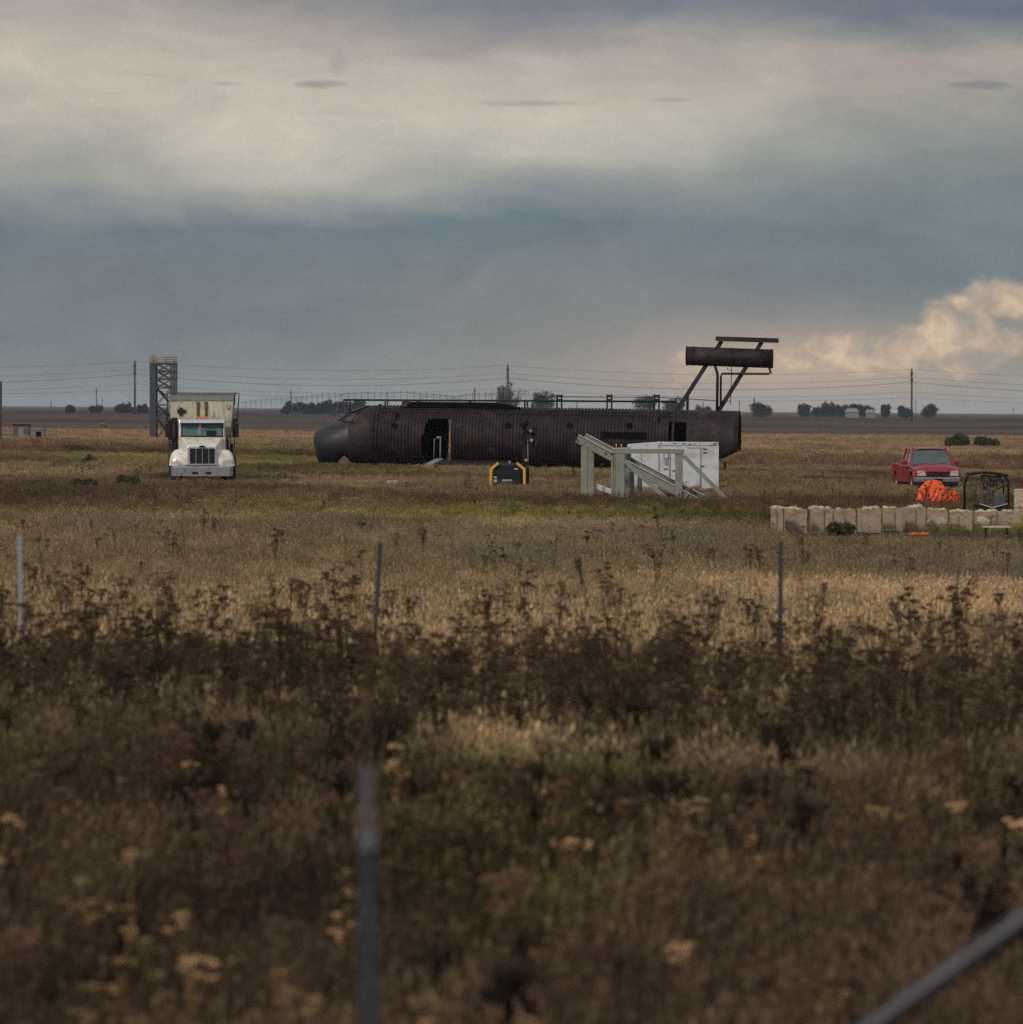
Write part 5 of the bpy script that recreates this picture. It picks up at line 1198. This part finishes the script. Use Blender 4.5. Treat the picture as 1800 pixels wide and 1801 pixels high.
def field_tint(x, y):
    """plant colour over the field, in metres"""
    n1 = NA.fbm(x * .12, y * .035); n2 = NB.fbm(x * .5, y * .12); n3 = NC_.fbm(x * .06 + 9, y * .02 + 5)
    far = sm(395, 425, y + (n2 - .5) * 60); t = lerp(TAN * np.ones((len(x), 1)), BRN, sm(.45, .68, n1))
    t = lerp(t, OLIVE, sm(.5, .72, n3) * .55 * sm(60, 90, y))
    # golden olive belt 133-165 m, pale straw belt 78-130 m
    g = sm(136, 146, y + (n2 - .5) * 10) * (1 - sm(158, 170, y)); right = sm(-9, 0, x)
    t = lerp(t, OLIVE * 1.25, g * (.45 + .4 * right))
    # dark red brown weeds at left 145-215 m and before the steel frame
    t = lerp(t, DK * 1.25 + RED * .35, np.clip(bump_(x, y, -16, 165, 9, 24) * 1.3, 0, .9)); t = lerp(t, RED * .7, np.clip(bump_(x, y, 4, 168, 8, 9) * 1.2, 0, .85)); t = lerp(t, RED * .8, np.clip(bump_(x, y, 14, 178, 8, 18) * 1.1, 0, .8))
    t = lerp(t, GRN * .7, np.clip(bump_(x, y, 7, 151, 4.5, 6), 0, .8)); t = lerp(t, GRN * .8, np.clip(bump_(x, y, 13, 133, 4, 7), 0, .6))
    st = sm(80, 88, y) * (1 - sm(128, 142, y + (n2 - .5) * 16)); t = lerp(t, lerp(GREY * np.ones((len(x), 1)), TAN, sm(.35, .6, n1)) * .74, st * .85)
    st = sm(70, 76, y) * (1 - sm(92, 99, y + (n2 - .5) * 7)); t = lerp(t, STRAW * .92, st * .85)
    near = 1 - sm(46, 54, y); t = lerp(t, lerp(BRN * 1.2 * np.ones((len(x), 1)), (OLIVE * .5 + BRN * .3), sm(.4, .66, n2)), near * (.88 - .5 * sm(40, 44, y)))
    t = lerp(t, STRAW * np.array([[.78, .74, .78]]), far)
    band = sm(296, 312, y) * (1 - sm(330, 372, y)) * sm(.36, .55, n2 + .1); t = lerp(t, BRN * .65, band * .8)
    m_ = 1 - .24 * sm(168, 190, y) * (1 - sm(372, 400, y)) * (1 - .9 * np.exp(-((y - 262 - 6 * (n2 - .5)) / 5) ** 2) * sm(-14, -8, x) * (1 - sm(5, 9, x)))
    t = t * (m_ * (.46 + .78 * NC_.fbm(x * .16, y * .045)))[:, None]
    return t * (.6 + .8 * ND.fbm(x * 1.6, y * .45)[:, None]) * rng.uniform(.7, 1.3, (len(x), 1))
def avoid(x, y, clear):
    k = np.ones(len(x), bool)
    for (cx, cy, rx, ry) in clear: k &= ~((np.abs(x - cx) < rx) & (np.abs(y - cy) < ry))
    return x[k], y[k]
CL = [(-11.0, 205.5, 1.4, 6.5), (15.9, 220, 1.2, 4.5), (-2.0, 267.5, 8, 2.2), (6, 266.5, 5, 2.2), (15.8, 231, 1, 2.9), (5.7, 206.3, 1.6, 1.2), (4.3, 181.5, 3.0, 5.5)]
x, y = pts(15, 48, 22); scatter('grass', 'short mixed brown and olive grass filling the near field', x, y, field_tint(x, y) * (.05 + 1.15 * NB.fbm(x * .9 + 5, y * .33)[:, None] ** 1.8 * 1.6), rng.uniform(.6, 1.1, len(x)), short)
x, y = pts(48, 80, 15); scatter('grass', 'short straw grass between the dark weeds and the fence posts', x, y, field_tint(x, y), rng.uniform(.6, 1.1, len(x)), short)
x, y = pts(80, 140, 15); x, y = avoid(x, y, [(9.6, 131, 3.6, 6), (11, 139, 3.4, 4)]); scatter('grass', 'pale dry grass belt beyond the dark weeds', x, y, field_tint(x, y), rng.uniform(.4, .8, len(x)), short)
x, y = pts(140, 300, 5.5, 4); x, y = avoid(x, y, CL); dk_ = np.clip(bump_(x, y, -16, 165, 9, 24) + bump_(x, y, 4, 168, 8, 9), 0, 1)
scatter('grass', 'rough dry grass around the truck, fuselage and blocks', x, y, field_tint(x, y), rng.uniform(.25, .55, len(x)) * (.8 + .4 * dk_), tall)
x, y = pts(300, 660, 1.0, 6); scatter('grass', 'flat straw coloured grass of the far field', x, y, field_tint(x, y), rng.uniform(.3, .7, len(x)), far_)
# dark weed belt, thinning behind
def weedtint(n, lo=.6, hi=1.4):
    t = lerp(lerp(DK * np.ones((n, 1)), BRN * .9, rng.random(n)), RED, rng.random(n) * .25) * rng.uniform(lo, hi, (n, 1)); k = rng.random(n) > .88; t[k] = TAN * rng.uniform(.3, .7, (k.sum(), 1)); return t
x, y = pts(45.5, 57, 12); scatter('weeds', 'dense belt of dark brown dead weeds with flat seed heads', x, y, weedtint(len(x)), rng.uniform(.45, .76, len(x)) * (.65 + .7 * NB.fbm(x * .5, y * .2)), weeds_, cat='weeds')
x, y = pts(56, 74, 3.4); k = NB.fbm(x * .4, y * .15) + rng.uniform(-.25, .25, len(x)) > .38 + (y - 57) * .010; x, y = x[k], y[k]; scatter('weeds', 'thinning brown seed head weeds behind the dense belt', x, y, weedtint(len(x)), rng.uniform(.3, .72, len(x)) + .3 * (rng.random(len(x)) > .9), weeds_, cat='weeds')
x, y = pts(70, 125, .10); scatter('weeds', 'scattered single seed head stalks over the pale grass', x, y, weedtint(len(x)), rng.uniform(.35, .7, len(x)), weeds_, cat='weeds')
x, y = pts(15, 40, 1.5); pick = rng.random(len(x)); tt_ = lerp(BRN * np.ones((len(x), 1)), RED * 1.1, pick); scatter('weeds', 'blurred brown and tan seed head weeds nearest the viewer', x, y, tt_ * rng.uniform(.4, 1.6, (len(x), 1)), rng.uniform(.35, .7, len(x)), weeds_, cat='weeds')
x, y = pts(15, 38, 2.2); k = NA.fbm(x * .5 + 2, y * .2) + rng.uniform(-.25, .25, len(x)) > .5; x, y = x[k], y[k]; scatter('golden_weeds', 'blurred golden flower heads dotted through the nearest weeds', x, y, cc(.60, .41, .22) * rng.uniform(.3, 1.25, (len(x), 1)), rng.uniform(.3, .62, len(x)), golden, cat='weeds')
x = rng.uniform(12.6, 14.6, 26); y = rng.uniform(181, 184.5, 26); scatter('weeds', 'dark stalks in front of the orange netting', x, y, weedtint(26), rng.uniform(.35, .6, 26), weeds_, cat='weeds')
x, y = pts(15, 46, 2.6); n_ = NC_.fbm(x * .6, y * .22); x, y, n_ = x[n_ > .49], y[n_ > .49], n_[n_ > .49]
scatter('undergrowth', 'low dark and green bushy plants patching the near field', x, y, np.where((ND.fbm(x * .5 + 3, y * .2) > .52)[:, None], GRN * .38 + BRN * .12, DK * .7) * rng.uniform(.5, 1.5, (len(x), 1)), rng.uniform(.4, .8, len(x)), bushy, cat='undergrowth')
x, y = pts(142, 215, 5); k = (bump_(x, y, -16, 165, 8, 20) + .9 * bump_(x, y, 4, 169, 7, 7) + .8 * bump_(x, y, 15, 175, 6, 16)) > rng.random(len(x)) * .9 + .15; x, y = x[k], y[k]; x, y = avoid(x, y, [(13.7, 187, 2.2, 7), (13.5, 165, 2, 3)] + CL)
scatter('weeds', 'dark reddish weed patches before the truck, steel frame and pickup', x, y, lerp(BRN * 1.0 * np.ones((len(x), 1)), RED * 1.3, rng.random(len(x))) * rng.uniform(.5, 1.3, (len(x), 1)), rng.uniform(.25, .5, len(x)), tall, cat='weeds')
x, y = pts(140, 250, .14); scatter('weeds', 'loose dark stalks dotting the rough grass', x, y, weedtint(len(x)), rng.uniform(.25, .5, len(x)), weeds_, cat='weeds')
x, y = pts(298, 372, 1.2, 5); k = NB.fbm(x * .06, y * .02) + rng.uniform(-.2, .2, len(x)) > .5; x, y = x[k], y[k]; scatter('weeds', 'brown weed strip at the far side of the rough grass', x, y, lerp(BRN * 1.5 * np.ones((len(x), 1)), RED * 1.6, rng.random(len(x))) * rng.uniform(.6, 1.3, (len(x), 1)), rng.uniform(.35, .9, len(x)), tall, cat='weeds')
